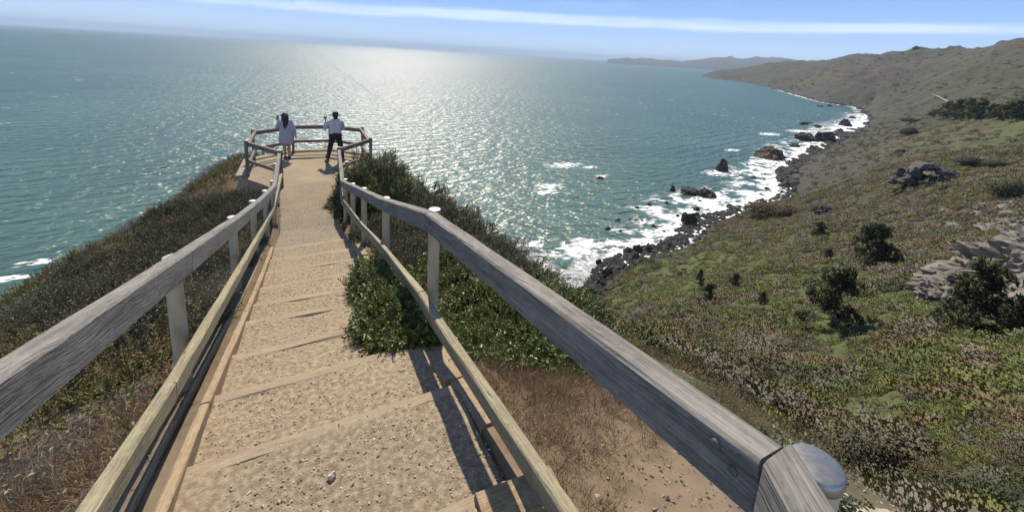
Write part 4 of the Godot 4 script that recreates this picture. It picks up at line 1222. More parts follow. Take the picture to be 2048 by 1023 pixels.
	for i in range(5, coast.size() - 4):
		var a := coast[i]; var b := coast[i + 1]; var L := a.distance_to(b)
		var nrm := (b - a).orthogonal().normalized()
		var n := int(minf(L * (16.0 if i < 12 else 8.0), 1100))
		for k in n:
			var off := rng.randfn(0.0, 6.0) - 5.0 if i < 14 else rng.randfn(0.0, 12.0)
			var p := a.lerp(b, rng.randf()) - nrm * off
			var y := land(p.x, p.y)
			if y > 5.0: continue
			var z := 0.4 + 2.3 * pow(rng.randf(), 2.4)
			if i >= 14: z *= 2.0
			if y < -0.5: z *= 1.2
			if y < -1.6: continue
			cp[k % 2].put(Basis(Vector3.UP, rng.randf() * TAU).scaled(Vector3(z, z * 0.7, z * 0.9)), Vector3(p.x, maxf(y, -0.3), p.y), vary(Color(0.030, 0.029, 0.029), 0.45))
	for k in 2: tag(copies(cp[k], rock_mesh(75 + k, 1, 0.4, Color(1, 1, 1)), M.stone, "beach_stones", self), "dark stones heaped along the water's edge", "stones", "", "stuff")

func build_foam() -> void:
	# surf: a sheet along the shore whose cover is broken by noise
	var n1 := noise(801, 0.035, 4); var n2 := noise(802, 0.12, 4); var n3 := noise(803, 0.45, 3)
	var foam_at := func(x: float, z: float, d: float, reach: float) -> float:
		var a := n1.get_noise_2d(x, z * 1.6); var b := n2.get_noise_2d(x * 0.8, z * 2.0); var c := n3.get_noise_2d(x, z)
		var dens := 1.0 - d / (reach * (1.0 + a * 1.3))
		return clampf((dens * 1.15 - 0.12 + b * 0.95 + a * 0.5 + c * 0.75) * 1.5, 0, 1) * clampf((1.35 * reach - d) / (reach * 0.35), 0, 1)
	var v := PackedVector3Array(); var nr := PackedVector3Array(); var cl := PackedColorArray(); var ix := PackedInt32Array()
	var line := PackedVector2Array()
	for i in range(3, coast.size() - 5):
		var a := coast[i]; var b := coast[i + 1]; var L := a.distance_to(b)
		var step := clampf(a.length() / 260.0, 0.7, 9.0)
		var n := maxi(2, int(L / step))
		for k in n: line.append(a.lerp(b, k / float(n)))
	for pass_ in 14:
		for i in range(1, line.size() - 1): line[i] = (line[i - 1] + line[i] * 2.0 + line[i + 1]) * 0.25
	var rows := 64
	for i in line.size():
		var d := (line[mini(i + 6, line.size() - 1)] - line[maxi(i - 6, 0)]).normalized()
		var out := Vector2(d.y, -d.x)
		var r := line[i].length()
		var reach := 36.0 if r < 330.0 else (50.0 if r < 700.0 else 60.0)
		if r > 1700.0: reach = 26.0
		for k in rows:
			var w := -10.0 + (reach * 1.5 + 10.0) * pow(k / float(rows - 1), 1.15)
			var p := line[i] + out * w
			v.append(Vector3(p.x, 0.10, p.y)); nr.append(Vector3.UP)
			cl.append(Color(0.80, 0.82, 0.82, foam_at.call(p.x, p.y, maxf(w, 0.0), reach)))
	for i in line.size() - 1:
		for k in rows - 1:
			var a := i * rows + k; var b := a + rows
			if cl[a].a + cl[b].a + cl[a + 1].a + cl[b + 1].a > 0.0:
				ix.append_array(PackedInt32Array([a, a + 1, b, a + 1, b + 1, b]))
	# patches of broken water farther out, and round the sea rocks
	for q in [[1128, 330, 14], [1100, 372, 10], [1092, 384, 8], [1205, 352, 6], [1445, 345, 17], [1540, 322, 17], [1415, 400, 14], [1465, 300, 9], [1180, 334, 6], [1540, 268, 18], [1600, 262, 22], [1150, 500, 10], [1060, 490, 7], [70, 525, 5], [20, 556, 5]]:
		var c := px_sea(q[0], q[1]); var base := v.size(); var n := 46
		for j in n:
			for i in n:
				var lx := (i / float(n - 1) - 0.5) * 2.0; var lz := (j / float(n - 1) - 0.5) * 2.0
				var x: float = c.x + lx * q[2] * 2.0; var z: float = c.z + lz * q[2]
				v.append(Vector3(x, 0.13, z)); nr.append(Vector3.UP)
				var d := sqrt(lx * lx + lz * lz)
				cl.append(Color(0.80, 0.82, 0.82, clampf((0.75 - d + n2.get_noise_2d(x * 0.8, z * 2.2) * 1.5 + n3.get_noise_2d(x * 0.6, z) * 0.5) * 1.8, 0, 1) * clampf((1.0 - d) * 4.0, 0, 1)))
		for j in n - 1:
			for i in n - 1:
				var a := base + j * n + i
				if cl[a].a + cl[a + 1].a + cl[a + n].a + cl[a + n + 1].a > 0.0: ix.append_array(PackedInt32Array([a, a + 1, a + n, a + 1, a + n + 1, a + n]))
	var arr := []; arr.resize(Mesh.ARRAY_MAX)
	arr[Mesh.ARRAY_VERTEX] = v; arr[Mesh.ARRAY_NORMAL] = nr; arr[Mesh.ARRAY_COLOR] = cl; arr[Mesh.ARRAY_INDEX] = ix
	var am := ArrayMesh.new(); am.add_surface_from_arrays(Mesh.PRIMITIVE_TRIANGLES, arr)
	tag(part(am, "surf_foam", M.foam, self), "white surf breaking along the rocky shore", "surf", "", "stuff")
	# whitecaps scattered over the open water
	rng.seed = 808
	var wc := Copies.new()
	var st := st_new(); st.set_smooth_group(-1)
	var r := RandomNumberGenerator.new(); r.seed = 5
	for k in 7:
		var c := Vector3(r.randf_range(-1, 1), 0, r.randf_range(-0.35, 0.35))
		var m := 7; var pts := []
		for i in m: pts.append(c + Vector3(cos(i * TAU / m) * r.randf_range(0.15, 0.55), 0.0, sin(i * TAU / m) * r.randf_range(0.06, 0.2)))
		for i in m:
			st.set_color(Color(1, 1, 1)); tri(st, c + Vector3(0, 0.12, 0), pts[i], pts[(i + 1) % m])
	st.generate_normals()
	for i in 11000:
		var rr := 170.0 * pow(26.0, rng.randf())
		var p := deg_to_rad(rng.randf_range(-40.0, 70.0))
		var x := sin(p) * rr; var z := -cos(p) * rr
		if n1.get_noise_2d(x * 0.15, z * 0.15) < rng.randf_range(-0.3, 0.35): continue
		if shore_dist(x, z) > -25.0: continue
		var k := (0.28 + 1.6 * pow(rng.randf(), 5.0)) * clampf(rr / 520.0, 0.6, 2.6)
		wc.put(Basis(Vector3.UP, rng.randfn(-0.45, 0.25)).scaled(Vector3(k * 1.9, k, k * 0.9)), Vector3(x, 0.06, z), Color(0.72, 0.75, 0.75))
	tag(copies(wc, st.commit(), M.cap_foam, "whitecaps", self), "scattered whitecaps on the open water", "waves", "", "stuff")

# ------------------------------------------------------------------ farmstead far off
func build_farm() -> void:
	var at := px_ground(1880, 232)
	var m := at.distance_to(Vector3(0, EYE, 0)) / FOC
	var o := thing("farm_shed", at, "tiny white roofed shed at the edge of the far wood", "building")
	var w := 9.0 * m; var h := 3.2 * m; var d := 5.0 * m
	var bx := BoxMesh.new(); bx.size = Vector3(w, h, d)
	part(bx, "wall", mat(Color(0.55, 0.54, 0.5), 0.8), o, Transform3D(Basis(), Vector3(0, h * 0.5, 0)))
	var st := st_new()
	var a := [Vector3(-w * 0.55, h, -d * 0.6), Vector3(w * 0.55, h, -d * 0.6), Vector3(w * 0.55, h, d * 0.6), Vector3(-w * 0.55, h, d * 0.6), Vector3(-w * 0.55, h * 1.55, 0), Vector3(w * 0.55, h * 1.55, 0)]
	for q in [[3, 4, 5], [3, 5, 2], [1, 5, 4], [1, 4, 0], [0, 4, 3], [2, 5, 1], [0, 3, 2], [0, 2, 1]]: tri(st, a[q[0]], a[q[1]], a[q[2]])
	st.generate_normals()
	part(st.commit(), "roof", mat(Color(0.75, 0.75, 0.74), 0.5), o)
	# pale track winding down the hill
	var pts := [[1862, 187], [1872, 191], [1884, 196], [1894, 202], [1900, 206]]
	var tr := st_new()
	var line := []
	for k in pts.size() - 1:
		for j in 6:
			line.append(px_ground(lerpf(pts[k][0], pts[k + 1][0], j / 6.0), lerpf(pts[k][1], pts[k + 1][1], j / 6.0)) + Vector3(0, 1.2, 0))
	for k in line.size() - 1:
		var sd: Vector3 = ((line[k + 1] - line[k]) as Vector3).cross(Vector3.UP).normalized() * 2.6
		tri(tr, line[k] - sd, line[k + 1] - sd, line[k] + sd); tri(tr, line[k] + sd, line[k + 1] - sd, line[k + 1] + sd)
	tr.generate_normals()
	tag(part(tr.commit(), "dirt_track", mat(Color(0.42, 0.38, 0.31), 0.95), self), "pale dirt track on the slope above the far wood", "road", "", "structure")

# ------------------------------------------------------------------ people
func blob(bones: Array, k: float, cell: float) -> ArrayMesh:
	# tapered capsules [a, b, ra, rb] melted together and meshed as surface nets
	var lo := Vector3.ONE * 1e9; var hi := -lo
	for b in bones:
		var r := maxf(b[2], b[3]) + cell * 3.0
		for p in [b[0], b[1]]:
			lo = lo.min(p - Vector3.ONE * r); hi = hi.max(p + Vector3.ONE * r)
	var nx := int((hi.x - lo.x) / cell) + 2; var ny := int((hi.y - lo.y) / cell) + 2; var nz := int((hi.z - lo.z) / cell) + 2
	var f := PackedFloat32Array(); f.resize(nx * ny * nz); f.fill(1.0)
	for b in bones:
		var pa: Vector3 = b[0]; var pb: Vector3 = b[1]; var ab := pb - pa; var l2 := maxf(ab.length_squared(), 1e-9)
		var r := maxf(b[2], b[3]) + cell * 2.5 + k
		var bl := ((pa.min(pb) - Vector3.ONE * r - lo) / cell).floor(); var bh := ((pa.max(pb) + Vector3.ONE * r - lo) / cell).ceil()
		for z in range(maxi(0, int(bl.z)), mini(nz, int(bh.z) + 1)):
			for y in range(maxi(0, int(bl.y)), mini(ny, int(bh.y) + 1)):
				var q := (z * ny + y) * nx
				for x in range(maxi(0, int(bl.x)), mini(nx, int(bh.x) + 1)):
					var p := lo + Vector3(x, y, z) * cell
					var t := clampf((p - pa).dot(ab) / l2, 0, 1)
					var d := (p - pa - ab * t).length() - lerpf(b[2], b[3], t)
					var o := f[q + x]
					var h := maxf(k - absf(o - d), 0.0) / k
					f[q + x] = minf(o, d) - h * h * k * 0.25
	var vid := PackedInt32Array(); vid.resize(nx * ny * nz); vid.fill(-1)
	var verts := PackedVector3Array(); var ix := PackedInt32Array()
	var off := [0, 1, nx, nx + 1, nx * ny, nx * ny + 1, nx * ny + nx, nx * ny + nx + 1]
	for z in nz - 1:
		for y in ny - 1:
			var q := (z * ny + y) * nx
			for x in nx - 1:
				var i := q + x
				var c := 0
				for e in 8:
					if f[i + off[e]] < 0.0: c += 1
				if c == 0 or c == 8: continue
				var s := Vector3.ZERO; var m := 0
				for e in [[0, 1], [2, 3], [4, 5], [6, 7], [0, 2], [1, 3], [4, 6], [5, 7], [0, 4], [1, 5], [2, 6], [3, 7]]:
					var fa := f[i + off[e[0]]]; var fb := f[i + off[e[1]]]
					if (fa < 0.0) != (fb < 0.0):
						var t := fa / (fa - fb)
						var A := Vector3(e[0] & 1, (e[0] >> 1) & 1, e[0] >> 2); var B := Vector3(e[1] & 1, (e[1] >> 1) & 1, e[1] >> 2)
						s += A.lerp(B, t); m += 1
				vid[i] = verts.size()
				verts.append(lo + (Vector3(x, y, z) + s / m) * cell)
	var sx := 1; var sy := nx; var sz := nx * ny
	for z in range(1, nz - 1):
		for y in range(1, ny - 1):
			for x in range(1, nx - 1):
				var i := (z * ny + y) * nx + x
				var a := f[i] < 0.0
				for ax in [[sx, sy, sz], [sy, sz, sx], [sz, sx, sy]]:
					if a != (f[i + ax[0]] < 0.0):
						var p := vid[i]; var u := vid[i - ax[1]]; var w := vid[i - ax[1] - ax[2]]; var v := vid[i - ax[2]]
						if p < 0 or u < 0 or w < 0 or v < 0: continue
						if a: ix.append_array(PackedInt32Array([p, v, w, p, w, u]))
						else: ix.append_array(PackedInt32Array([p, w, v, p, u, w]))
	var arr := []; arr.resize(Mesh.ARRAY_MAX)
	arr[Mesh.ARRAY_VERTEX] = verts; arr[Mesh.ARRAY_INDEX] = ix
	var am := ArrayMesh.new(); am.add_surface_from_arrays(Mesh.PRIMITIVE_TRIANGLES, arr)
	var st := SurfaceTool.new(); st.create_from(am, 0); st.generate_normals()
	return st.commit()

func hand_bones(w: Vector3, dir: Vector3, palm: Vector3, curl: float, flip: float) -> Array:
	# palm and five fingers from the wrist w along dir; palm is the way the palm faces
	var d := dir.normalized(); var n := (palm - d * palm.dot(d)).normalized(); var s := d.cross(n) * flip
	var out := [[w, w + d * 0.08 + s * 0.02, 0.024, 0.022], [w, w + d * 0.08 - s * 0.02, 0.024, 0.022]]
	var ln := [0.062, 0.072, 0.068, 0.052]
	for i in 4:
		var b := w + d * 0.085 + s * (0.031 - i * 0.0205)
		var m: Vector3 = b + (d * cos(curl * 0.5) + n * sin(curl * 0.5)) * ln[i] * 0.55
		var e: Vector3 = m + (d * cos(curl * 1.5) + n * sin(curl * 1.5)) * ln[i] * 0.5
		out.append([b, m, 0.0095, 0.009]); out.append([m, e, 0.009, 0.0075])
	var tb := w + d * 0.025 + s * 0.03
	var tm := tb + (d * 0.6 + s * 0.7 + n * 0.3).normalized() * 0.045
	out.append([tb, tm, 0.012, 0.0105]); out.append([tm, tm + (d * 0.8 + s * 0.15 + n * 0.5).normalized() * 0.034, 0.0105, 0.0085])
	return out

func head_bones(c: Vector3, fwd: Vector3) -> Array:
	var r := fwd.cross(Vector3.UP).normalized()
	var b := [[c + Vector3(0, 0.035, 0) - fwd * 0.02, c + Vector3(0, 0.03, 0) + fwd * 0.02, 0.082, 0.078], [c + Vector3(0, -0.03, 0) + fwd * 0.025, c + Vector3(0, -0.075, 0) + fwd * 0.05, 0.062, 0.032]]
	b.append([c + fwd * 0.085 + Vector3(0, 0.01, 0), c + fwd * 0.108 + Vector3(0, -0.025, 0), 0.009, 0.013])             # nose
	b.append([c + fwd * 0.083 + Vector3(0, -0.055, 0) + r * 0.018, c + fwd * 0.083 + Vector3(0, -0.055, 0) - r * 0.018, 0.009, 0.009])   # mouth
	for s in [-1.0, 1.0]:
		b.append([c + r * s * 0.082 + Vector3(0, 0.012, 0), c + r * s * 0.084 + Vector3(0, -0.02, 0), 0.014, 0.010])          # ears
		b.append([c + fwd * 0.078 + r * s * 0.032 + Vector3(0, 0.008, 0), c + fwd * 0.08 + r * s * 0.034 + Vector3(0, 0.008, 0), 0.012, 0.012])   # eyes
	return b

func V(x: float, y: float, z: float) -> Vector3: return Vector3(x, y, z)

func build_people() -> void:
	var skin := mat(Color(0.38, 0.22, 0.14), 0.55); skin.subsurf_scatter_enabled = true; skin.subsurf_scatter_strength = 0.1
	var F := Vector3(0, 0, -1)
	# woman: back to the path, phone raised in the left hand, the right arm hanging
	var w := thing("person", Vector3(-0.46, EYE - 4.095, -16.3), "person in a pale lilac shirt dress with long dark hair raising a phone", "person")
	var body := [[V(-0.05, 1.02, 0.0), V(-0.05, 1.30, 0), 0.10, 0.085], [V(0.05, 1.02, 0), V(0.05, 1.30, 0), 0.10, 0.085], [V(0, 0.90, 0.01), V(0, 1.02, 0), 0.125, 0.10],
		[V(-0.15, 1.33, 0), V(0.15, 1.33, 0), 0.045, 0.045], [V(0, 1.33, 0), V(0, 1.44, -0.01), 0.05, 0.045],
		[V(-0.075, 0.88, 0), V(-0.06, 0.48, -0.01), 0.085, 0.052], [V(-0.06, 0.48, -0.01), V(-0.055, 0.09, 0.02), 0.052, 0.032], [V(-0.055, 0.36, 0.02), V(-0.055, 0.28, 0.025), 0.05, 0.042],
		[V(0.075, 0.88, 0), V(0.075, 0.48, -0.03), 0.085, 0.052], [V(0.075, 0.48, -0.03), V(0.07, 0.09, 0.0), 0.052, 0.032], [V(0.07, 0.36, 0.0), V(0.07, 0.28, 0.005), 0.05, 0.042],
		[V(-0.055, 0.06, 0.03), V(-0.065, 0.035, -0.14), 0.034, 0.028], [V(0.07, 0.06, 0.01), V(0.09, 0.035, -0.16), 0.034, 0.028],
		[V(-0.17, 1.32, 0), V(-0.255, 1.12, -0.10), 0.045, 0.035], [V(-0.255, 1.12, -0.10), V(-0.225, 1.30, -0.26), 0.034, 0.024],
		[V(0.17, 1.32, 0), V(0.245, 1.05, 0.03), 0.045, 0.035], [V(0.245, 1.05, 0.03), V(0.30, 0.81, -0.02), 0.034, 0.023]]
	body.append_array(head_bones(V(0, 1.52, -0.02), F))
	part(blob(body, 0.035, 0.013), "body", skin, w)
	part(blob(hand_bones(V(-0.225, 1.29, -0.255), V(0.0, 0.9, -0.3), V(0.2, 0.2, -1), 0.5, 1.0), 0.006, 0.0055), "hand", skin, w)
	part(blob(hand_bones(V(0.30, 0.82, -0.02), V(0.18, -1, -0.05), V(-1, 0, 0), 0.35, -1.0), 0.006, 0.0055), "hand", skin, w)
	var lilac := mat(Color(0.31, 0.295, 0.35), 0.85)
	part(blob([[V(-0.07, 1.27, 0.01), V(-0.11, 0.66, 0.02), 0.105, 0.125], [V(0.07, 1.27, 0.01), V(0.11, 0.66, 0.02), 0.105, 0.125], [V(0, 1.2, 0.05), V(0, 0.64, 0.07), 0.07, 0.12], [V(0, 1.2, -0.03), V(0, 0.66, -0.05), 0.08, 0.11], [V(-0.16, 1.34, 0), V(0.16, 1.34, 0), 0.055, 0.055],
		[V(-0.17, 1.33, 0), V(-0.255, 1.12, -0.10), 0.06, 0.062], [V(-0.255, 1.12, -0.10), V(-0.235, 1.235, -0.20), 0.056, 0.05], [V(0.17, 1.33, 0), V(0.245, 1.05, 0.03), 0.06, 0.06], [V(0.245, 1.05, 0.03), V(0.285, 0.89, 0.0), 0.056, 0.05]], 0.05, 0.014), "shirt_dress", lilac, w)
	var hair := mat(Color(0.012, 0.010, 0.012), 0.5)
	part(blob([[V(0, 1.56, -0.01), V(0, 1.50, 0.03), 0.098, 0.10], [V(0, 1.50, 0.05), V(-0.01, 1.22, 0.10), 0.09, 0.062], [V(-0.01, 1.24, 0.10), V(-0.02, 1.12, 0.11), 0.06, 0.03], [V(0.05, 1.48, 0.04), V(0.07, 1.26, 0.09), 0.06, 0.03], [V(-0.06, 1.52, 0.03), V(-0.11, 1.40, 0.05), 0.05, 0.02], [V(-0.07, 1.58, 0.0), V(-0.15, 1.585, -0.02), 0.025, 0.008], [V(-0.08, 1.54, 0.0), V(-0.16, 1.52, -0.03), 0.02, 0.007]], 0.03, 0.011), "hair", hair, w)
	for s in [[-0.055, 0.03, -0.065, -0.14], [0.07, 0.01, 0.09, -0.16]]:
		part(blob([[V(s[0], 0.055, s[1] + 0.005), V(s[2], 0.035, s[3] - 0.01), 0.044, 0.036], [V(s[0], 0.075, s[1]), V(s[0], 0.09, s[1] - 0.01), 0.045, 0.04]], 0.02, 0.01), "shoe", mat(Color(0.02, 0.02, 0.02), 0.6), w)
	var ph := thing("phone", w.position + V(-0.245, 1.425, -0.335), "dark phone held up in the hand of the person in the lilac shirt", "phone")
	part(beam(V(0, -0.075, 0), V(0, 0.075, -0.012), 0.074, 0.009, 0.003), "case", mat(Color(0.03, 0.03, 0.035), 0.4), ph)
	part(beam(V(0, -0.07, 0.0055), V(0, 0.07, -0.0055), 0.067, 0.0025, 0.0008), "screen", mat(Color(0.06, 0.07, 0.08), 0.1), ph)
	part(beam(V(-0.018, 0.045, -0.016), V(-0.018, 0.066, -0.017), 0.03, 0.004, 0.001), "camera_bump", mat(Color(0.02, 0.02, 0.02), 0.3), ph)
	# man: legs apart, both arms raised in front, hat on
	var m := thing("person", Vector3(1.08, EYE - 4.095, -15.5), "person in a white shirt, dark trousers and black brimmed hat, legs apart", "person")
	var b2 := [[V(-0.07, 1.02, 0), V(-0.09, 1.36, 0), 0.11, 0.10], [V(0.07, 1.02, 0), V(0.09, 1.36, 0), 0.11, 0.10], [V(0, 0.95, 0), V(0, 1.05, 0), 0.13, 0.11], [V(-0.18, 1.42, 0), V(0.18, 1.42, 0), 0.05, 0.05], [V(0, 1.42, 0), V(0.01, 1.54, -0.02), 0.056, 0.052],
		[V(-0.09, 0.92, 0), V(-0.19, 0.50, -0.02), 0.092, 0.058], [V(-0.19, 0.50, -0.02), V(-0.27, 0.10, 0.03), 0.056, 0.036], [V(0.09, 0.92, 0), V(0.17, 0.50, -0.03), 0.092, 0.058], [V(0.17, 0.50, -0.03), V(0.22, 0.10, 0.0), 0.056, 0.036],
		[V(-0.27, 0.06, 0.03), V(-0.33, 0.04, -0.14), 0.038, 0.03], [V(0.22, 0.06, 0.0), V(0.27, 0.04, -0.18), 0.038, 0.03],
		[V(-0.20, 1.41, 0), V(-0.31, 1.20, -0.16), 0.052, 0.042], [V(-0.31, 1.20, -0.16), V(-0.29, 1.42, -0.28), 0.04, 0.028], [V(0.20, 1.41, 0), V(0.27, 1.19, -0.17), 0.052, 0.042], [V(0.27, 1.19, -0.17), V(0.17, 1.42, -0.27), 0.04, 0.028]]
	b2.append_array(head_bones(V(0.015, 1.63, -0.03), F))
	part(blob(b2, 0.035, 0.013), "body", skin, m)
	part(blob(hand_bones(V(-0.29, 1.41, -0.28), V(0.0, 1, -0.2), V(0.9, 0, -0.4), 0.7, 1.0), 0.006, 0.0055), "hand", skin, m)
	part(blob(hand_bones(V(0.17, 1.41, -0.27), V(-0.35, 0.9, -0.2), V(-0.8, 0, -0.5), 0.6, -1.0), 0.006, 0.0055), "hand", skin, m)
	part(blob([[V(-0.08, 1.36, 0.01), V(-0.075, 1.02, 0.01), 0.125, 0.12], [V(0.08, 1.36, 0.01), V(0.075, 1.02, 0.01), 0.125, 0.12], [V(-0.18, 1.43, 0), V(0.18, 1.43, 0), 0.065, 0.065], [V(-0.05, 1.49, 0.0), V(0.05, 1.49, 0), 0.055, 0.055], [V(-0.20, 1.41, 0), V(-0.31, 1.20, -0.16), 0.07, 0.066], [V(-0.31, 1.20, -0.16), V(-0.295, 1.37, -0.25), 0.06, 0.048], [V(0.20, 1.41, 0), V(0.27, 1.19, -0.17), 0.07, 0.066], [V(0.27, 1.19, -0.17), V(0.20, 1.36, -0.245), 0.06, 0.048]], 0.045, 0.014), "shirt", mat(Color(0.40, 0.40, 0.42), 0.85), m)
	part(blob([[V(-0.05, 0.97, 0), V(0.05, 0.97, 0), 0.158, 0.158], [V(-0.09, 0.92, 0), V(-0.19, 0.50, -0.02), 0.108, 0.078], [V(-0.19, 0.50, -0.02), V(-0.262, 0.17, 0.02), 0.076, 0.06], [V(0.09, 0.92, 0), V(0.17, 0.50, -0.03), 0.108, 0.078], [V(0.17, 0.50, -0.03), V(0.215, 0.17, 0.0), 0.076, 0.06]], 0.03, 0.013), "trousers", mat(Color(0.014, 0.015, 0.022), 0.85), m)
	for s in [[-0.27, 0.03, -0.33, -0.14], [0.22, 0.0, 0.27, -0.18]]:
		part(blob([[V(s[0], 0.06, s[1] + 0.01), V(s[2], 0.042, s[3] - 0.01), 0.05, 0.042], [V(s[0], 0.08, s[1]), V(s[0], 0.17, s[1]), 0.05, 0.046]], 0.02, 0.011), "boot", mat(Color(0.10, 0.065, 0.04), 0.7), m)
	part(lathe([[0.098, 0.0], [0.18, 0.012], [0.188, 0.006], [0.185, 0.0], [0.1, -0.008], [0.096, 0.01], [0.094, 0.075], [0.08, 0.105], [0.04, 0.112], [0.0, 0.104]], 26), "hat", mat(Color(0.012, 0.012, 0.014), 0.8), m, Transform3D(Basis(Vector3(0, 0, 1), -0.05), V(0.015, 1.675, -0.025)))
	part(blob([[V(0.015, 1.66, 0.0), V(0.015, 1.585, 0.01), 0.085, 0.07]], 0.02, 0.012), "hair", hair, m)
	var cm := thing("camera_device", m.position + V(-0.295, 1.545, -0.32), "small dark camera held up by the person in the black hat", "camera")
	part(beam(V(-0.05, 0, 0), V(0.05, 0, 0), 0.04, 0.07, 0.008), "case", mat(Color(0.02, 0.02, 0.022), 0.5), cm)
	part(lathe([[0.0, 0.0], [0.026, 0.0], [0.026, 0.035], [0.022, 0.04], [0.0, 0.036]], 16), "lens", mat(Color(0.015, 0.015, 0.02), 0.25), cm, Transform3D(Basis(Vector3(1, 0, 0), -PI / 2), V(0, 0, -0.018)))

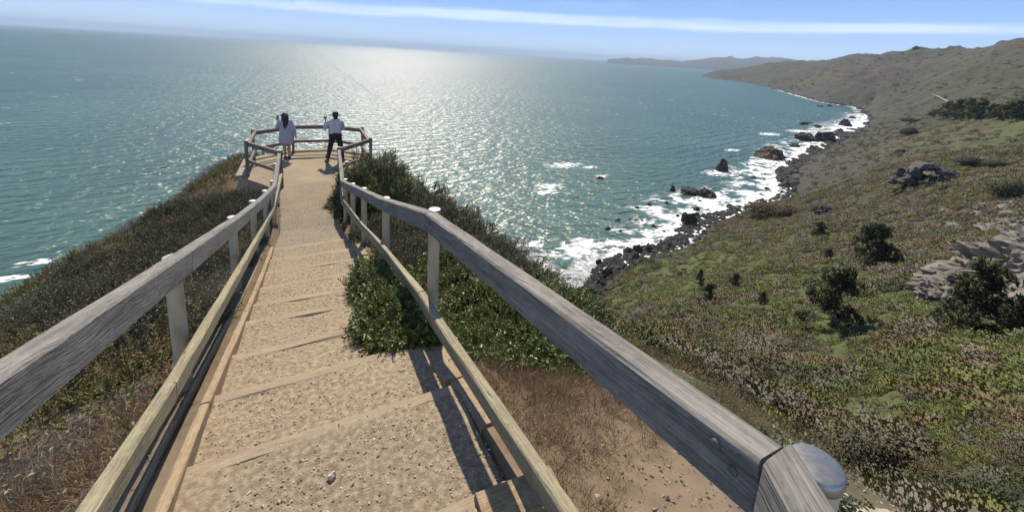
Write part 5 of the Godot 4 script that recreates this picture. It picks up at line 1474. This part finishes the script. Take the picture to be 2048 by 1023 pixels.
# ------------------------------------------------------------------ sky, sun, air
func make_sky() -> void:
	var W := 1536; var Hh := 768
	var img := Image.create(W, Hh, false, Image.FORMAT_RGBF)
	var zen := Color(0.032, 0.082, 0.235); var mid := Color(0.125, 0.31, 0.70); var low := Color(0.60, 0.75, 0.90)
	var n1 := noise(31, 0.02, 5); var n2 := noise(32, 0.011, 4)
	var cloud := Color(0.62, 0.74, 0.88)
	# a long bank of high cloud: bearing, height of its middle, half its depth, in degrees
	var bank := [[-180, 4.2, 0.9], [-140, 5.0, 1.1], [-90, 4.4, 0.7], [-40, 2.6, 0.2], [-7, 2.95, 0.15], [6, 4.0, 0.5], [26, 4.85, 0.95], [44, 5.1, 1.15], [55, 4.87, 1.1], [68, 4.4, 1.0], [76, 4.1, 0.85], [110, 4.4, 0.9], [150, 3.8, 0.6], [180, 4.2, 0.9]]
	var sin_e := sin(deg_to_rad(SUN_EL)); var cos_e := cos(deg_to_rad(SUN_EL))
	var glow := PackedFloat32Array(); glow.resize(1024)
	for i in 1024:
		var ang := rad_to_deg(acos(clampf(i / 1023.0 * 2.0 - 1.0, -1, 1)))
		glow[i] = 1.6 * exp(-ang / 9.0) + 0.22 * exp(-ang / 30.0)
	for y in Hh:
		var el := 90.0 - (y + 0.5) / Hh * 180.0
		if el < 0.0:
			img.fill_rect(Rect2i(0, y, W, 1), low); continue
		var c := low.lerp(mid, clampf(1.0 - exp(-el / 4.6), 0, 1)).lerp(zen, clampf((el - 6.0) / 42.0, 0, 1))
		for x in W:
			# the air is brighter towards the sun
			var sa := absf((x + 0.5) / W * 360.0 - 180.0 - SUN_AZ)
			if el > 14.0:
				var cs := sin(deg_to_rad(el)) * sin_e + cos(deg_to_rad(el)) * cos_e * cos(deg_to_rad(sa))
				var gl := glow[int(clampf((cs * 0.5 + 0.5) * 1023.0, 0, 1023))]
				img.set_pixel(x, y, Color(c.r + gl, c.g + gl * 0.97, c.b + gl * 0.90)); continue
			var cs2 := sin(deg_to_rad(el)) * sin_e + cos(deg_to_rad(el)) * cos_e * cos(deg_to_rad(sa))
			var gl2 := glow[int(clampf((cs2 * 0.5 + 0.5) * 1023.0, 0, 1023))]
			# column to bearing from the path: the panorama has -z at its middle
			var az := (x + 0.5) / W * 360.0 - 180.0
			var j := 0
			while j < bank.size() - 2 and az > bank[j + 1][0]: j += 1
			var t := smoothstep(0.0, 1.0, (az - bank[j][0]) / (bank[j + 1][0] - bank[j][0]))
			var a := n1.get_noise_2d(az * 2.0, el * 30.0); var b := n2.get_noise_2d(az * 1.6 + 300.0, el * 9.0)
			var ctr := lerpf(bank[j][1], bank[j + 1][1], t) + b * 0.25
			var hw := lerpf(bank[j][2], bank[j + 1][2], t) * 0.78 + b * 0.25
			var off := el - ctr
			var k := clampf((hw - absf(off) + a * 0.35) / (0.42 if off > 0.0 else 0.25), 0, 1) * clampf(0.80 + a * 0.7, 0, 1)
			var k2 := clampf(n1.get_noise_2d(az * 1.5 + 90.0, el * 9.0 + 50.0) * 1.4 - 0.35, 0, 0.25) * clampf((el - 6.0) / 2.0, 0, 1)
			var q := c.lerp(cloud, clampf(k * 0.8 + k2, 0, 1))
			img.set_pixel(x, y, Color(q.r + gl2, q.g + gl2 * 0.97, q.b + gl2 * 0.90))
	var pm := PanoramaSkyMaterial.new(); pm.panorama = tex(img)
	var sky := Sky.new(); sky.sky_material = pm
	var env := Environment.new()
	env.background_mode = Environment.BG_SKY; env.sky = sky
	env.background_energy_multiplier = 1.0
	env.tonemap_mode = Environment.TONE_MAPPER_LINEAR
	env.tonemap_exposure = 1.4
	env.sdfgi_enabled = true; env.ssao_enabled = true; env.ssil_enabled = true
	env.fog_enabled = true; env.fog_density = 0.000038; env.fog_light_color = Color(0.82, 0.91, 1.0)
	var we := WorldEnvironment.new(); we.name = "world_environment"; we.environment = env
	add_child(we)
	var sun := DirectionalLight3D.new(); sun.name = "sun"
	sun.light_energy = 1.6; sun.light_color = Color(1.0, 0.95, 0.87); sun.light_angular_distance = 0.5; sun.shadow_enabled = true
	add_child(sun)
	var az := deg_to_rad(SUN_AZ); var el := deg_to_rad(SUN_EL)
	var dir := Vector3(sin(az) * cos(el), sin(el), -cos(az) * cos(el))
	sun.look_at_from_position(dir * 100.0, Vector3.ZERO)

func _ready() -> void:
	cam_setup()
	make_camera()
	make_sky()
	n_big = noise(1001, 0.0022, 4); n_mid = noise(1002, 0.016, 4); n_fine = noise(1003, 0.28, 3)
	make_materials()
	M.bark = mat(Color(0.09, 0.072, 0.058), 0.9)
	M.buried = wood(57, Color(0.17, 0.13, 0.085), Color(0.35, 0.275, 0.185), Color(0.24, 0.19, 0.13), 0.8)
	M.sleeve = mat(Color(0.27, 0.235, 0.19), 0.8)
	M.soil_stone = M.soil.duplicate(); M.soil_stone.vertex_color_use_as_albedo = false; M.soil_stone.albedo_color = Color(0.95, 0.95, 0.95)
	fit_hill()
	for q in ZONES:
		var p := px_ground(q[0], q[1]); zones.append([p.x, p.z, float(q[2]), ZCOL[q[3]]])
	var t0 := Time.get_ticks_msec()
	build_sea(); build_land(); build_far_headland()
	print("land ", Time.get_ticks_msec() - t0)
	build_path(); build_platform(); build_railings()
	print("path ", Time.get_ticks_msec() - t0)
	make_sprigs()
	build_shore(); build_foam()
	print("shore ", Time.get_ticks_msec() - t0)
	build_scrub(); build_trees(); build_farm()
	print("scrub ", Time.get_ticks_msec() - t0)
	build_near_plants()
	print("plants ", Time.get_ticks_msec() - t0)
	build_people()
	print("done ", Time.get_ticks_msec() - t0)
